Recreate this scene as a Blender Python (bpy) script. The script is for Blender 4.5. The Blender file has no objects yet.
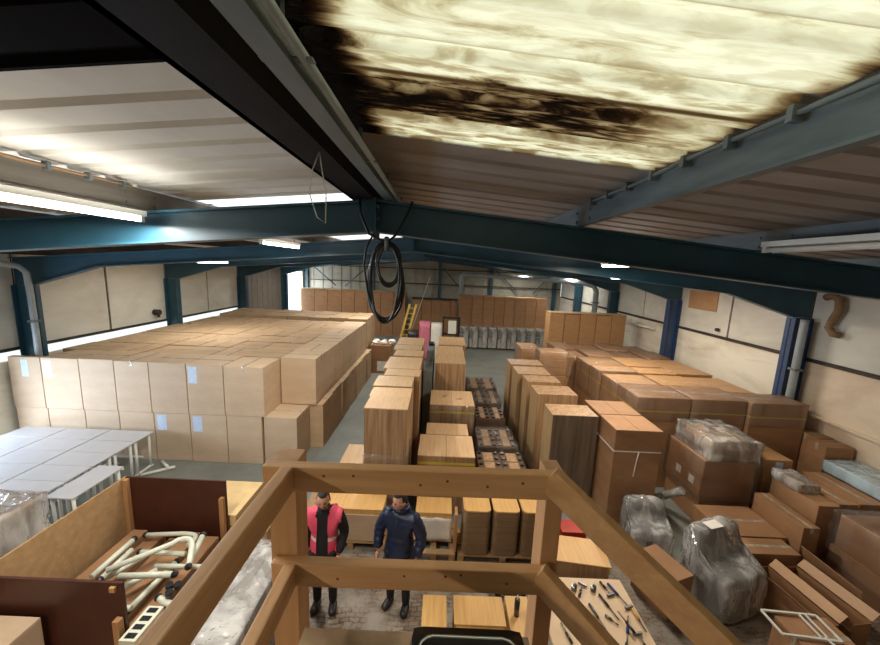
import bpy, bmesh, math, random
from mathutils import Vector, Matrix, Euler, noise
random.seed(7)
C = bpy.context.scene.collection
sc = bpy.context.scene
PI = math.pi

# ------------------------------------------------------------------ camera
cam = bpy.data.cameras.new('camera'); co = bpy.data.objects.new('camera', cam); C.objects.link(co)
F_PX, PITCH, YAW, ROLL, CAMZ = 352.5, .1563, -.002, .042, 4.36
cam.sensor_fit = 'HORIZONTAL'; cam.sensor_width = 36.0; cam.lens = 36.0*F_PX/880; cam.clip_start = .05; cam.clip_end = 200
fw = Vector((math.sin(YAW)*math.cos(PITCH), math.cos(YAW)*math.cos(PITCH), -math.sin(PITCH)))
rt = Vector((math.cos(YAW), -math.sin(YAW), 0)); up = rt.cross(fw)
r2 = math.cos(ROLL)*rt + math.sin(ROLL)*up; u2 = -math.sin(ROLL)*rt + math.cos(ROLL)*up
M = Matrix((r2, u2, -fw)).transposed().to_4x4(); M.translation = (0, 0, CAMZ); co.matrix_world = M
sc.camera = co
# ------------------------------------------------------------------ world, daylight, exposure
w = bpy.data.worlds.new('overcast_sky'); sc.world = w; w.use_nodes = True
w.node_tree.nodes['Background'].inputs[0].default_value = (.80, .90, 1, 1)
w.node_tree.nodes['Background'].inputs[1].default_value = 2.0
vs = sc.view_settings; vs.view_transform = 'Standard'; vs.look = 'None'; vs.gamma = 1; vs.use_curve_mapping = False; vs.exposure = .52

def area(name, loc, rot, sx, sy, power, col, parent=None):
    l = bpy.data.lights.new(name, 'AREA'); l.shape = 'RECTANGLE'; l.size = sx; l.size_y = sy; l.energy = power; l.color = col
    o = bpy.data.objects.new(name, l); C.objects.link(o); o.location = loc; o.rotation_euler = rot
    if parent: o.parent = parent
    return o
# daylight coming in through the open loading doorway in the left wall and the doorway at the far left corner
area('daylight_loading_doorway', (-9.6, 4.3, 1.5), (0, -PI/2, 0), 2.8, 3.8, 330, (.62, .78, 1))
area('daylight_far_doorway', (-9.6, 21.7, 1.9), (0, -PI/2, 0), 3.2, 1.9, 150, (.85, .93, 1))

# ------------------------------------------------------------------ materials
def L(r, g, b):
    f = lambda c: (c/255/12.92) if c/255 <= .04045 else ((c/255+.055)/1.055)**2.4
    return (f(r), f(g), f(b), 1)
MATS = {}
def nt(name):
    m = bpy.data.materials.new(name); m.use_nodes = True; MATS[name] = m
    t = m.node_tree; return m, t, t.nodes['Principled BSDF'], t.nodes['Material Output']
def N(t, kind, **k):
    n = t.nodes.new(kind)
    for a, b in k.items():
        if a in n.inputs: n.inputs[a].default_value = b
        else: setattr(n, a, b)
    return n
def coords(t, scale=(1,1,1), kind='Object'):
    tc = N(t, 'ShaderNodeTexCoord'); mp = N(t, 'ShaderNodeMapping'); mp.inputs['Scale'].default_value = scale
    t.links.new(tc.outputs[kind], mp.inputs[0]); return mp.outputs[0]
def ramp(t, fac, stops):
    r = N(t, 'ShaderNodeValToRGB'); e = r.color_ramp.elements
    e[0].position, e[0].color = stops[0]; e[1].position, e[1].color = stops[-1]
    for p, c in stops[1:-1]:
        x = e.new(p); x.color = c
    t.links.new(fac, r.inputs[0]); return r.outputs[0]
def mat(name, c1, c2=None, rough=.7, scale=(3,3,3), metal=0, bump=0, detail=4, vary=.0, nscale=1.0, coat=0):
    m, t, p, out = nt(name)
    p.inputs['Roughness'].default_value = rough; p.inputs['Metallic'].default_value = metal; p.inputs['Coat Weight'].default_value = coat
    c2 = c2 or c1
    v = coords(t, scale); n = N(t, 'ShaderNodeTexNoise', Scale=nscale, Detail=detail, Roughness=.6)
    t.links.new(v, n.inputs['Vector'])
    col = ramp(t, n.outputs['Fac'], [(.3, L(*c1)), (.7, L(*c2))])
    if vary:
        oi = N(t, 'ShaderNodeObjectInfo'); hs = N(t, 'ShaderNodeHueSaturation')
        mr = N(t, 'ShaderNodeMapRange'); mr.inputs['To Min'].default_value = 1-vary; mr.inputs['To Max'].default_value = 1+vary
        t.links.new(oi.outputs['Random'], mr.inputs['Value']); t.links.new(mr.outputs[0], hs.inputs['Value']); t.links.new(col, hs.inputs['Color']); col = hs.outputs[0]
    t.links.new(col, p.inputs['Base Color'])
    if bump:
        b = N(t, 'ShaderNodeBump', Strength=bump, Distance=.02); t.links.new(n.outputs['Fac'], b.inputs['Height']); t.links.new(b.outputs[0], p.inputs['Normal'])
    return m
CARD = mat('cardboard', (182,152,118), (196,166,132), .75, (2,2,6), vary=.06)
CARDW = mat('light_cardboard', (194,166,136), (208,182,152), .72, (2,2,5), vary=.05)
CARDD = mat('brown_cardboard', (150,110,76), (170,128,90), .7, (2,2,5), vary=.09)
CARDR = mat('glazed_cardboard', (172,130,88), (190,148,104), .5, (2,2,4), vary=.08)
INCARD = mat('cardboard_inner', (140,98,62), (158,112,72), .8)
PINE = mat('pine_lumber', (200,156,108), (180,134,88), .55, (2,26,26), bump=.15, detail=5)
PINEY = mat('pine_lumber_lengthwise', (200,156,108), (180,134,88), .55, (26,2,26), bump=.15, detail=5)
PINEZ = mat('pine_post', (188,142,96), (168,122,78), .55, (26,26,2), bump=.15, detail=5)
KNOT = mat('wood_knot', (96,54,28), (120,72,38), .6)
OAK = mat('oak_veneer', (222,188,146), (204,164,120), .45, (26,2,5), vary=.05)
OAKF = mat('oak_veneer_upright', (188,152,112), (134,100,68), .5, (20,20,.9), vary=.06)
OAKG = mat('grey_oak_veneer', (128,110,92), (84,70,56), .5, (14,14,.8))
OAKT = mat('golden_boards', (226,180,112), (206,156,92), .45, (24,2,5), vary=.04)
EDGE = mat('board_edges', (120,94,66), (146,118,86), .8, (1,1,90), detail=2)
EDGEP = mat('pale_edging', (210,180,136), (192,160,118), .6, (30,30,2))
PLY = mat('chipboard', (186,150,106), (162,128,86), .7, (14,14,14), detail=6)
PLYD = mat('maroon_film_ply', (78,40,26), (64,30,20), .45, (4,4,4))
BLUE = mat('blue_painted_steel', (44,84,102), (34,68,84), .42, (2,2,2))
BLUEB = mat('bright_blue_steel', (50,76,116), (38,58,92), .4)
GALV = mat('weathered_galvanised_steel', (112,122,124), (84,94,98), .5, (5,2,12), metal=.25, bump=.2)
GALVD = mat('grimy_steel', (74,64,54), (42,36,32), .6, (3,3,8), metal=.2)
WHITEM = mat('white_enamel', (232,230,220), (222,220,208), .35)
CREAMM = mat('cream_tubing', (222,224,206), (208,210,190), .35)
BLACK = mat('black_plastic', (18,18,20), (26,26,28), .3, coat=.5)
RUBBER = mat('black_hose', (14,15,17), (22,22,24), .4)
DARK = mat('dark_fabric', (30,32,40), (46,48,58), .8)
PIPE = mat('grey_pipe', (168,176,178), (140,150,154), .4)
CHROME = mat('chrome', (200,205,210), None, .15, metal=1)
TOOLM = mat('tool_steel', (150,150,150), (90,90,92), .3, metal=.9)
TOOLB = mat('blue_tool_grip', (24,54,110), None, .4)
REDP = mat('red_plastic', (190,50,30), (160,40,26), .5)
YEL = mat('yellow_strap', (208,190,70), (188,168,50), .5)
YELL = mat('yellow_ladder', (228,196,90), (206,170,70), .5)
PAPER = mat('white_paper', (242,238,228), (228,222,212), .8, (6,6,6), bump=.4)
PINKB = mat('pink_bag', (190,96,120), (214,130,150), .6, (9,9,9), bump=.5)
GREYB = mat('grey_board', (128,136,134), (112,120,118), .6)
DESK = mat('grey_laminate', (206,204,204), (196,194,196), .35)
SKIN = mat('skin', (198,148,122), (186,134,108), .55)
HAIR = mat('dark_hair', (34,24,20), (24,18,15), .7, (40,40,40), bump=.5)
EYE = mat('eyes', (20,16,14), None, .2)
NAVY = mat('navy_puffer', (30,42,74), (22,32,58), .38)
BLKCL = mat('black_clothes', (16,15,18), (24,22,26), .85)
PINKV = mat('pink_vest', (226,84,108), (214,70,96), .6)
REFL = mat('reflective_tape', (214,190,190), None, .35)
SHOE = mat('dark_shoes', (36,28,24), (26,22,20), .5)

def label_mat():
    m, t, p, out = nt('shipping_label')
    v = coords(t, (1,1,1)); wv = N(t, 'ShaderNodeTexWave', Scale=14, Distortion=6, Detail=2); wv.bands_direction = 'Z'
    wv.inputs['Detail Scale'].default_value = 9
    t.links.new(v, wv.inputs['Vector'])
    t.links.new(ramp(t, wv.outputs['Fac'], [(.45, L(226,232,240)), (.75, L(150,178,214))]), p.inputs['Base Color'])
    return m
LABEL = label_mat()

def film(name, alpha, tint, rough=.12, ns=3.0, top=.55, gloss=.6):
    """clear plastic film: see-through, milky in soft patches, with creased gloss over everything"""
    m, t, p, out = nt(name)
    v = coords(t, (1.4,1.4,.5)); n = N(t, 'ShaderNodeTexNoise', Scale=ns*2.2, Detail=3, Distortion=.7, Roughness=.5); t.links.new(v, n.inputs['Vector'])
    b = N(t, 'ShaderNodeBump', Strength=1, Distance=.08); t.links.new(n.outputs['Fac'], b.inputs['Height'])
    df = N(t, 'ShaderNodeBsdfDiffuse'); df.inputs[0].default_value = L(*tint)
    tr = N(t, 'ShaderNodeBsdfTransparent'); mx = N(t, 'ShaderNodeMixShader')
    n2 = N(t, 'ShaderNodeTexNoise', Scale=ns, Detail=2, Distortion=.6); t.links.new(v, n2.inputs['Vector'])
    mr = N(t, 'ShaderNodeMapRange'); mr.inputs['From Min'].default_value = .42; mr.inputs['From Max'].default_value = .68
    mr.inputs['To Min'].default_value = alpha; mr.inputs['To Max'].default_value = top
    t.links.new(n2.outputs['Fac'], mr.inputs['Value']); t.links.new(mr.outputs[0], mx.inputs[0])
    t.links.new(tr.outputs[0], mx.inputs[1]); t.links.new(df.outputs[0], mx.inputs[2])
    gl = N(t, 'ShaderNodeBsdfGlossy'); gl.inputs['Roughness'].default_value = rough; t.links.new(b.outputs[0], gl.inputs['Normal'])
    fr = N(t, 'ShaderNodeFresnel'); fr.inputs['IOR'].default_value = 1.6; t.links.new(b.outputs[0], fr.inputs['Normal'])
    ad = N(t, 'ShaderNodeMath', operation='MULTIPLY', use_clamp=True); ad.inputs[1].default_value = gloss; t.links.new(fr.outputs[0], ad.inputs[0])
    m2 = N(t, 'ShaderNodeMixShader'); t.links.new(ad.outputs[0], m2.inputs[0]); t.links.new(mx.outputs[0], m2.inputs[1]); t.links.new(gl.outputs[0], m2.inputs[2])
    t.links.new(m2.outputs[0], out.inputs[0]); return m
WRAP = film('shrink_film', .02, (240,234,224), .16, 2.5, .12, .45)
WRAPG = film('milky_highlight_film', .22, (246,243,238), .10, 2.6, .6, 1.2)  # white patches partly paint in highlights on the clear film
WRAPB = film('blue_film', .7, (206,230,242), .15, 2.2, .95, 1.2)
TAPE = film('packing_tape', .35, (244,230,204), .12, 4, .6)  # paler, denser colour carries part of the tape's glint

def emis(name, col, s):
    m, t, p, out = nt(name); p.inputs['Emission Color'].default_value = col; p.inputs['Emission Strength'].default_value = s
    p.inputs['Base Color'].default_value = (.8,.8,.8,1); return m
GLOW = emis('lit_tube', (1,.97,.88,1), 9)
GLOWF = emis('lit_tube_far', (1,.98,.92,1), 7)

# floor: worn concrete, and a patch of old wood blocks at the near end
def floor_mat():
    m, t, p, out = nt('worn_concrete_floor'); p.inputs['Roughness'].default_value = .5
    v = coords(t); n = N(t, 'ShaderNodeTexNoise', Scale=1.3, Detail=8, Roughness=.65); t.links.new(v, n.inputs['Vector'])
    con = ramp(t, n.outputs['Fac'], [(.3, L(112,116,110)), (.7, L(136,138,130))])
    br = N(t, 'ShaderNodeTexBrick', Scale=5.0); br.inputs['Color1'].default_value = L(146,128,110); br.inputs['Color2'].default_value = L(116,98,82)
    br.inputs['Mortar'].default_value = L(84,72,62); br.inputs['Mortar Size'].default_value = .03
    n3 = N(t, 'ShaderNodeTexNoise', Scale=2.2, Detail=7, Roughness=.7); t.links.new(v, n3.inputs['Vector'])
    mxv = N(t, 'ShaderNodeMix'); mxv.data_type = 'RGBA'; mxv.inputs[0].default_value = .2
    t.links.new(v, mxv.inputs[6]); t.links.new(n3.outputs['Color'], mxv.inputs[7]); t.links.new(mxv.outputs[2], br.inputs['Vector'])
    dirt = N(t, 'ShaderNodeMix'); dirt.data_type = 'RGBA'; t.links.new(ramp(t, n3.outputs['Fac'], [(.42, (0,0,0,1)), (.6, (1,1,1,1))]), dirt.inputs[0])
    t.links.new(br.outputs['Color'], dirt.inputs[6]); dirt.inputs[7].default_value = L(150,140,126)
    sx = N(t, 'ShaderNodeSeparateXYZ'); t.links.new(v, sx.inputs[0])
    ad = N(t, 'ShaderNodeMath', operation='ADD'); t.links.new(sx.outputs[1], ad.inputs[0]); t.links.new(n.outputs['Fac'], ad.inputs[1])
    st = N(t, 'ShaderNodeMapRange'); st.inputs['From Min'].default_value = 5.2; st.inputs['From Max'].default_value = 5.5; t.links.new(ad.outputs[0], st.inputs['Value'])
    fm = N(t, 'ShaderNodeMix'); fm.data_type = 'RGBA'; t.links.new(st.outputs[0], fm.inputs[0]); t.links.new(dirt.outputs[2], fm.inputs[6]); t.links.new(con, fm.inputs[7])
    t.links.new(fm.outputs[2], p.inputs['Base Color'])
    b = N(t, 'ShaderNodeBump', Strength=.3, Distance=.01); t.links.new(n3.outputs['Fac'], b.inputs['Height']); t.links.new(b.outputs[0], p.inputs['Normal'])
    return m
FLOOR = floor_mat()
def streaked(name, c1, c2, c3, sc_, lo=.35, hi=.65):
    m, t, p, out = nt(name); p.inputs['Roughness'].default_value = .7
    v = coords(t, sc_); n = N(t, 'ShaderNodeTexNoise', Scale=1.0, Detail=7, Roughness=.62, Distortion=.4); t.links.new(v, n.inputs['Vector'])
    t.links.new(ramp(t, n.outputs['Fac'], [(lo-.13, L(*c3)), (lo, L(*c2)), (hi, L(*c1))]), p.inputs['Base Color']); return m
PANELW = streaked('white_wall_sheeting', (214,212,200), (194,190,178), (160,152,138), (.7,.7,1.6), .33, .6)
BLOCKW = streaked('cream_painted_blockwork', (230,224,208), (208,198,178), (142,122,98), (.8,.6,1.8), .38, .56)
BLOCKD = streaked('peeling_cream_render', (226,208,184), (206,184,158), (136,108,86), (.7,.5,1.2), .36, .55)
ROOFW = streaked('white_lining_sheet', (216,214,206), (198,194,184), (150,140,128), (1.0,.6,1), .3, .6)
ROOFB = streaked('stained_brown_lining_sheet', (158,148,138), (134,122,112), (86,74,64), (.8,1.5,1), .36, .62)
ROOFK = mat('black_sheet', (12,10,9), (16,13,11), 1.0); ROOFK.node_tree.nodes['Principled BSDF'].inputs['Specular IOR Level'].default_value = .05  # even near-black colour for the near left roof sheet and the ridge cap
SHADEM = mat('shade_dark_steel', (30,25,22), (18,15,13), .8)  # shade on the ridge purlin put into its black-brown base colour
SHADEM.node_tree.nodes['Principled BSDF'].inputs['Specular IOR Level'].default_value = .15
CORR = streaked('back_wall_cladding', (172,168,152), (150,146,132), (112,104,92), (1.2,1,1.6), .3, .6)
GREYDOOR = mat('grey_sliding_door', (120,112,102), (106,98,90), .6)

def skylight_mat():
    m, t, p, out = nt('dirty_translucent_skylight')
    v = coords(t); sx = N(t, 'ShaderNodeSeparateXYZ'); t.links.new(v, sx.inputs[0])
    vv = coords(t, (1.1, 4.2, 1)); n = N(t, 'ShaderNodeTexNoise', Scale=1.6, Detail=9, Roughness=.68, Distortion=.9); t.links.new(vv, n.inputs['Vector'])
    vf = coords(t, (2.4, 12, 1)); nf = N(t, 'ShaderNodeTexNoise', Scale=2.2, Detail=6, Roughness=.6, Distortion=.6); t.links.new(vf, nf.inputs['Vector'])
    def M2(op, a, b=None, c=None):
        x = N(t, 'ShaderNodeMath', operation=op)
        for i, q in enumerate((a, b, c)):
            if q is None: continue
            if isinstance(q, (int, float)): x.inputs[i].default_value = q
            else: t.links.new(q, x.inputs[i])
        return x.outputs[0]
    def MR(val, a, b, c, d):
        x = N(t, 'ShaderNodeMapRange'); x.interpolation_type = 'SMOOTHSTEP'
        for k_, q in zip(('From Min','From Max','To Min','To Max'), (a,b,c,d)): x.inputs[k_].default_value = q
        t.links.new(val, x.inputs['Value']); return x.outputs[0]
    X, Y = sx.outputs[0], sx.outputs[1]
    nz = M2('SUBTRACT', n.outputs['Fac'], .5)
    y2 = M2('ADD', Y, M2('MULTIPLY', nz, .38)); x2 = M2('ADD', X, M2('MULTIPLY', nz, .5))
    # a wet, mouldy band of dirt lies across the second sheet, and grime gathers along the ridge and the purlin
    band = M2('MULTIPLY', MR(y2, 1.50, 1.60, 0, 1), MR(y2, 1.86, 2.06, 1, 0))
    band = M2('MULTIPLY', band, MR(x2, .55, 1.2, 1, .25))
    ridge = MR(x2, -.47, -.28, 1, 0); pur = MR(x2, 1.12, 1.34, 0, .8)
    seam = M2('MULTIPLY', MR(Y, 1.515, 1.535, 0, 1), MR(Y, 1.55, 1.575, 1, 0))
    fine = MR(nf.outputs['Fac'], .36, .58, .6, 0); blot = MR(n.outputs['Fac'], .32, .52, .55, 0)
    d = M2('MAXIMUM', M2('MULTIPLY', band, MR(nf.outputs['Fac'], .42, .66, 1, .35)), ridge); d = M2('MAXIMUM', d, pur); d = M2('MAXIMUM', d, M2('MULTIPLY', seam, .7))
    d = M2('MAXIMUM', d, M2('MULTIPLY', M2('MULTIPLY', fine, MR(Y, 1.2, 1.6, .25, .9)), .8)); d = M2('MAXIMUM', d, M2('MULTIPLY', blot, .7))
    fr_ = M2('FRACT', M2('DIVIDE', M2('ADD', Y, .1), .30)); rib = M2('MULTIPLY', MR(fr_, .66, .72, 0, 1), MR(fr_, .74, .84, 1, 0)); d = M2('MAXIMUM', d, M2('MULTIPLY', rib, .42))
    cr = N(t, 'ShaderNodeValToRGB'); e = cr.color_ramp.elements
    e[0].position = 0; e[0].color = L(240,236,216); e[1].position = 1; e[1].color = L(20,14,8)
    for pp, cc in ((.22, L(216,206,178)), (.5, L(166,146,114)), (.78, L(92,70,50))):
        q = e.new(pp); q.color = cc
    t.links.new(d, cr.inputs[0])
    tl = N(t, 'ShaderNodeBsdfTranslucent'); df = N(t, 'ShaderNodeBsdfDiffuse'); mx = N(t, 'ShaderNodeMixShader'); mx.inputs[0].default_value = .75
    t.links.new(cr.outputs[0], tl.inputs[0]); t.links.new(cr.outputs[0], df.inputs[0])
    gl = N(t, 'ShaderNodeBsdfGlossy'); gl.inputs['Roughness'].default_value = .2; gl.inputs[0].default_value = (.6,.6,.6,1)
    bp = N(t, 'ShaderNodeBump', Strength=1, Distance=.03); t.links.new(nf.outputs['Fac'], bp.inputs['Height']); t.links.new(bp.outputs[0], gl.inputs['Normal'])
    m2 = N(t, 'ShaderNodeMixShader'); t.links.new(M2('MULTIPLY', d, .06), m2.inputs[0])
    t.links.new(df.outputs[0], mx.inputs[1]); t.links.new(tl.outputs[0], mx.inputs[2]); t.links.new(mx.outputs[0], m2.inputs[1]); t.links.new(gl.outputs[0], m2.inputs[2])
    t.links.new(m2.outputs[0], out.inputs[0]); return m
SKYL = skylight_mat()
def translucent(name, col):
    m, t, p, out = nt(name); tl = N(t, 'ShaderNodeBsdfTranslucent'); tl.inputs[0].default_value = col
    df = N(t, 'ShaderNodeBsdfDiffuse'); df.inputs[0].default_value = col; mx = N(t, 'ShaderNodeMixShader'); mx.inputs[0].default_value = .8
    t.links.new(df.outputs[0], mx.inputs[1]); t.links.new(tl.outputs[0], mx.inputs[2]); t.links.new(mx.outputs[0], out.inputs[0]); return m
SKYC = translucent('translucent_glazing', (.96,.96,.92,1))

# ------------------------------------------------------------------ helpers
def B(): return bmesh.new()
def bx(bm, x0, x1, y0, y1, z0, z1, bev=0, mi=0, rot=None):
    """axis-aligned block, optionally bevelled; rot=(angle, axis, pivot) turns it"""
    t = bmesh.new(); bmesh.ops.create_cube(t, size=1)
    for v in t.verts: v.co = Vector(((x0+x1)/2+v.co.x*(x1-x0), (y0+y1)/2+v.co.y*(y1-y0), (z0+z1)/2+v.co.z*(z1-z0)))
    if bev: bmesh.ops.bevel(t, geom=t.edges[:], offset=bev, segments=2, affect='EDGES', profile=.7)
    if rot: bmesh.ops.rotate(t, verts=t.verts, cent=rot[2], matrix=Matrix.Rotation(rot[0], 3, rot[1]))
    merge(bm, t, mi); return bm
def merge(bm, t, mi=0):
    vm = {v: bm.verts.new(v.co) for v in t.verts}
    for f in t.faces:
        try: g = bm.faces.new([vm[v] for v in f.verts]); g.material_index = mi; g.smooth = f.smooth
        except ValueError: pass
    t.free()
def tube(bm, pts, r, seg=10, closed=False, mi=0, r2=None):
    pts = [Vector(p) for p in pts]; n = len(pts); rings = []
    prev = None
    for i, p in enumerate(pts):
        if closed: d = pts[(i+1) % n]-pts[i-1]
        else: d = pts[min(i+1, n-1)]-pts[max(i-1, 0)]
        d.normalize()
        if prev is None:
            a = Vector((0,0,1)) if abs(d.z) < .9 else Vector((1,0,0)); u = d.cross(a).normalized()
        else: u = (prev-d*prev.dot(d)).normalized()
        prev = u; v = d.cross(u)
        rr = r if r2 is None else r+(r2-r)*i/max(1, n-1)
        rings.append([bm.verts.new(p+rr*(math.cos(2*PI*k/seg)*u+math.sin(2*PI*k/seg)*v)) for k in range(seg)])
    m = n if closed else n-1
    for i in range(m):
        a, b = rings[i], rings[(i+1) % n]
        for k in range(seg):
            f = bm.faces.new((a[k], a[(k+1) % seg], b[(k+1) % seg], b[k])); f.smooth = True; f.material_index = mi
    if not closed:
        bm.faces.new(rings[0][::-1]).material_index = mi; bm.faces.new(rings[-1]).material_index = mi
    return bm
def bar(bm, a, b, wx, wz, mi=0, bev=.004, upv=(0,0,1)):
    """rectangular bar from a to b: width wx sideways, wz along up"""
    a, b = Vector(a), Vector(b); d = (b-a); l = d.length; d.normalize(); s = d.cross(Vector(upv)).normalized(); u = s.cross(d)
    t = bmesh.new(); bmesh.ops.create_cube(t, size=1)
    for v in t.verts: v.co = Vector((v.co.x*wx, v.co.y*l, v.co.z*wz))
    if bev: bmesh.ops.bevel(t, geom=t.edges[:], offset=bev, segments=2, affect='EDGES', profile=.6)
    m = Matrix((s, d, u)).transposed()
    for v in t.verts: v.co = m @ v.co+(a+b)/2
    merge(bm, t, mi); return bm
def prism(bm, poly, axis, a0, a1, mi=0):
    """extrude a 2-D outline along an axis"""
    def P3(u, v, a): return {'y': (u, a, v), 'x': (a, u, v), 'z': (u, v, a)}[axis]
    A = [bm.verts.new(P3(u, v, a0)) for u, v in poly]; Bv = [bm.verts.new(P3(u, v, a1)) for u, v in poly]; n = len(poly)
    fs = [bm.faces.new(A), bm.faces.new(Bv[::-1])]+[bm.faces.new((A[i], Bv[i], Bv[(i+1) % n], A[(i+1) % n])) for i in range(n)]
    for f in fs: f.material_index = mi
    bmesh.ops.recalc_face_normals(bm, faces=fs); return bm
def root_loc(o):
    v = Vector((0,0,0))
    while o is not None: v += o.location; o = o.parent
    return v
def mk(name, bm, m, parent=None):
    """link a bmesh (given in world coordinates) as one mesh object"""
    if parent is not None: bmesh.ops.translate(bm, verts=bm.verts, vec=-root_loc(parent))
    me = bpy.data.meshes.new(name); bmesh.ops.recalc_face_normals(bm, faces=bm.faces); bm.to_mesh(me); bm.free()
    for x in (m if isinstance(m, (list, tuple)) else [m]): me.materials.append(x)
    o = bpy.data.objects.new(name, me); C.objects.link(o)
    if parent is not None: o.parent = parent
    return o
def thing(name, label, cat, loc=(0,0,0), group=None, rz=0):
    o = bpy.data.objects.new(name, None); C.objects.link(o); o.location = loc; o.rotation_euler = (0,0,rz); o.empty_display_size = .1
    return tag(o, label, cat, group)
def tag(o, label, cat, group=None):
    o['label'] = label; o['category'] = cat
    if group: o['group'] = group
    return o
def struct(name, bm, m):
    o = mk(name, bm, m); o['kind'] = 'structure'; return o
def one(name, bm, m, label, cat, group=None): return tag(mk(name, bm, m), label, cat, group)
def copy_tree(o, parent=None):
    c = o.copy(); C.objects.link(c); c.parent = parent
    for ch in [x for x in C.objects if x.parent == o]: copy_tree(ch, c)
    return c
ORD = ['first','second','third','fourth','fifth','sixth','seventh','eighth','ninth','tenth','eleventh','twelfth','thirteenth']

# ------------------------------------------------------------------ building shell
XC, HW, YB, YE = -.626, 8.404, -4.8, 23.2
WL, WR = XC-HW, XC+HW
SL = .089
def rz(x, z0): return z0-SL*abs(x-XC)
FR = [-.744+4.08*n for n in range(6)]     # portal frames
b = B(); bx(b, WL-.3, WR+.3, YB-.3, YE+.3, -.2, 0); struct('floor', b, FLOOR)
def wall_x(name, x0, x1, y0, y1, z0, z1, m):
    b = B(); bx(b, x0, x1, y0, y1, z0, z1); return struct(name, b, m)
# left wall: block base with an open loading doorway, glazed strip, white sheeting above
LB = 2.03
for (a, c) in ((YB, 2.4), (6.3, 20.6)): wall_x('wall_left', WL-.2, WL, a, c, 0, LB, BLOCKW)
wall_x('wall_left', WL-.2, WL, 22.8, YE, 0, 4.3, BLOCKW)
wall_x('window_1', WL-.06, WL-.04, 6.3, 15.5, LB, 2.24, SKYC)
b = B()
for a, c in ((YB, 2.4),(15.5, 20.6)): bx(b, WL-.1, WL, a, c, LB, 2.26)
struct('wall_left', b, BLOCKW)
b = B(); bx(b, WL-.14, WL+.03, YB, 15.5, 2.235, 2.30); struct('trim_1', b, GALVD)
b = B()
def sheet_x(b, x, y0, y1, z0, z1, d=.012, pitch=.19):
    y = y0; i = 0
    while y < y1-1e-6:
        e = min(y+pitch, y1); bx(b, x-.03-(d if i % 2 else 0), x-(d if i % 2 else 0), y, e, z0, z1); y = e; i += 1
pan = [(FR[0]-4.0, FR[0]-2.0),(FR[0]-2.0,FR[0])]+[(FR[i]+2.04*k, FR[i]+2.04*(k+1)) for i in range(4) for k in range(2)]
for i, (a, c) in enumerate(pan):
    b = B(); bx(b, WL-.05, WL-.002, a+.03, c-.03, 2.30, 4.42, .004)
    struct('wall_left', b, PANELW)
b = B(); bx(b, WL-.1, WL-.06, YB, 20.6, 2.30, 4.5); struct('wall_left', b, GALVD)
b = B(); bx(b, WL-.08, WL+.05, 16.1, 20.3, .0, 4.0, .01)
for q in range(9): bx(b, WL+.05, WL+.06, 16.1+q*.5, 16.14+q*.5, .1, 3.9)
struct('door_1', b, GREYDOOR)
b = B(); bx(b, WL-.2, WL-.0, 20.6, 22.8, 3.7, 4.4); struct('wall_left', b, PANELW)
# right wall: rendered block dado and white sheeting above
b = B(); bx(b, WR, WR+.2, 7.5, YE, 0, 2.72)
for z in (.9, 1.8):
    bx(b, WR-.004, WR, 7.5, YE, z, z+.012)
struct('wall_right', b, BLOCKW)
b = B(); bx(b, WR, WR+.2, YB, 7.5, 0, 2.72); struct('wall_right', b, BLOCKD)
for z, nm in ((1.62, 'trim_2'), (2.72, 'trim_3')):
    b = B(); bx(b, WR-.05, WR-.002, YB, 7.2 if z < 2 else YE, z, z+.06, .005); struct(nm, b, BLOCKD if z < 2 else GALVD)
for i, (a, c) in enumerate(pan+[(FR[4], FR[4]+2.04), (FR[4]+2.04, FR[5]), (FR[5], YE)]):
    b = B(); bx(b, WR+.002, WR+.05, a+.03, c-.03, 2.79, 4.42, .004)
    struct('wall_right', b, PANELW)
b = B(); bx(b, WR+.06, WR+.1, YB, YE, 2.7, 4.5); struct('wall_right', b, GALVD)
# end walls
b = B(); bx(b, WL, WR, YB-.1, YB, 0, 5.2); struct('wall_front', b, BLOCKW)
b = B()
x = WL; i = 0
while x < WR:
    e = min(x+.3, WR); prism(b, [(x, 0), (e, 0), (e, rz(e, 5.12)), (x, rz(x, 5.12))], 'y', YE-(.03 if i % 2 else 0), YE+.08); x = e; i += 1
struct('wall_back', b, CORR)
# roof lining: ribbed sheets running down both slopes
def roof(name, x0, x1, y0, y1, m, z0=5.155, pitch=.30):
    b = B(); prof = []; y = y0
    while y < y1-1e-6:
        e = min(y+pitch, y1); w_ = e-y
        prof += [(y, 0), (y+w_*.70, 0), (y+w_*.78, .03), (y+w_*.92, .03)]; y = e
    prof.append((y1, 0)); n = 1
    lo = [[b.verts.new((x, yy, rz(x, z0)+dz)) for yy, dz in prof] for x in (x0, x1)]
    hi = [[b.verts.new((x, yy, rz(x, z0)+dz+.012)) for yy, dz in prof] for x in (x0, x1)]
    for k in range(len(prof)-1):
        b.faces.new((lo[0][k], lo[0][k+1], lo[1][k+1], lo[1][k])); b.faces.new((hi[0][k], hi[1][k], hi[1][k+1], hi[0][k+1]))
    for s in (0, 1):
        for k in range(len(prof)-1): b.faces.new((lo[s][k], hi[s][k], hi[s][k+1], lo[s][k+1]))
    for k in (0, len(prof)-1): b.faces.new((lo[0][k], lo[1][k], hi[1][k], hi[0][k]))
    return struct(name, b, m)
roof('ceiling', WL-.2, XC, YB, -1.2, ROOFW)
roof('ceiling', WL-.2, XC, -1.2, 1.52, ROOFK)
roof('ceiling', WL-.2, XC, 1.52, 4.0, ROOFW)
roof('ceiling', WL-.2, -2.75, 4.0, 5.3, ROOFW); roof('window_2', -2.75, -.95, 4.0, 5.3, SKYC); roof('ceiling', -.95, XC, 4.0, 5.3, ROOFW)
roof('ceiling', WL-.2, XC, 5.3, 8.6, ROOFW)
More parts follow.
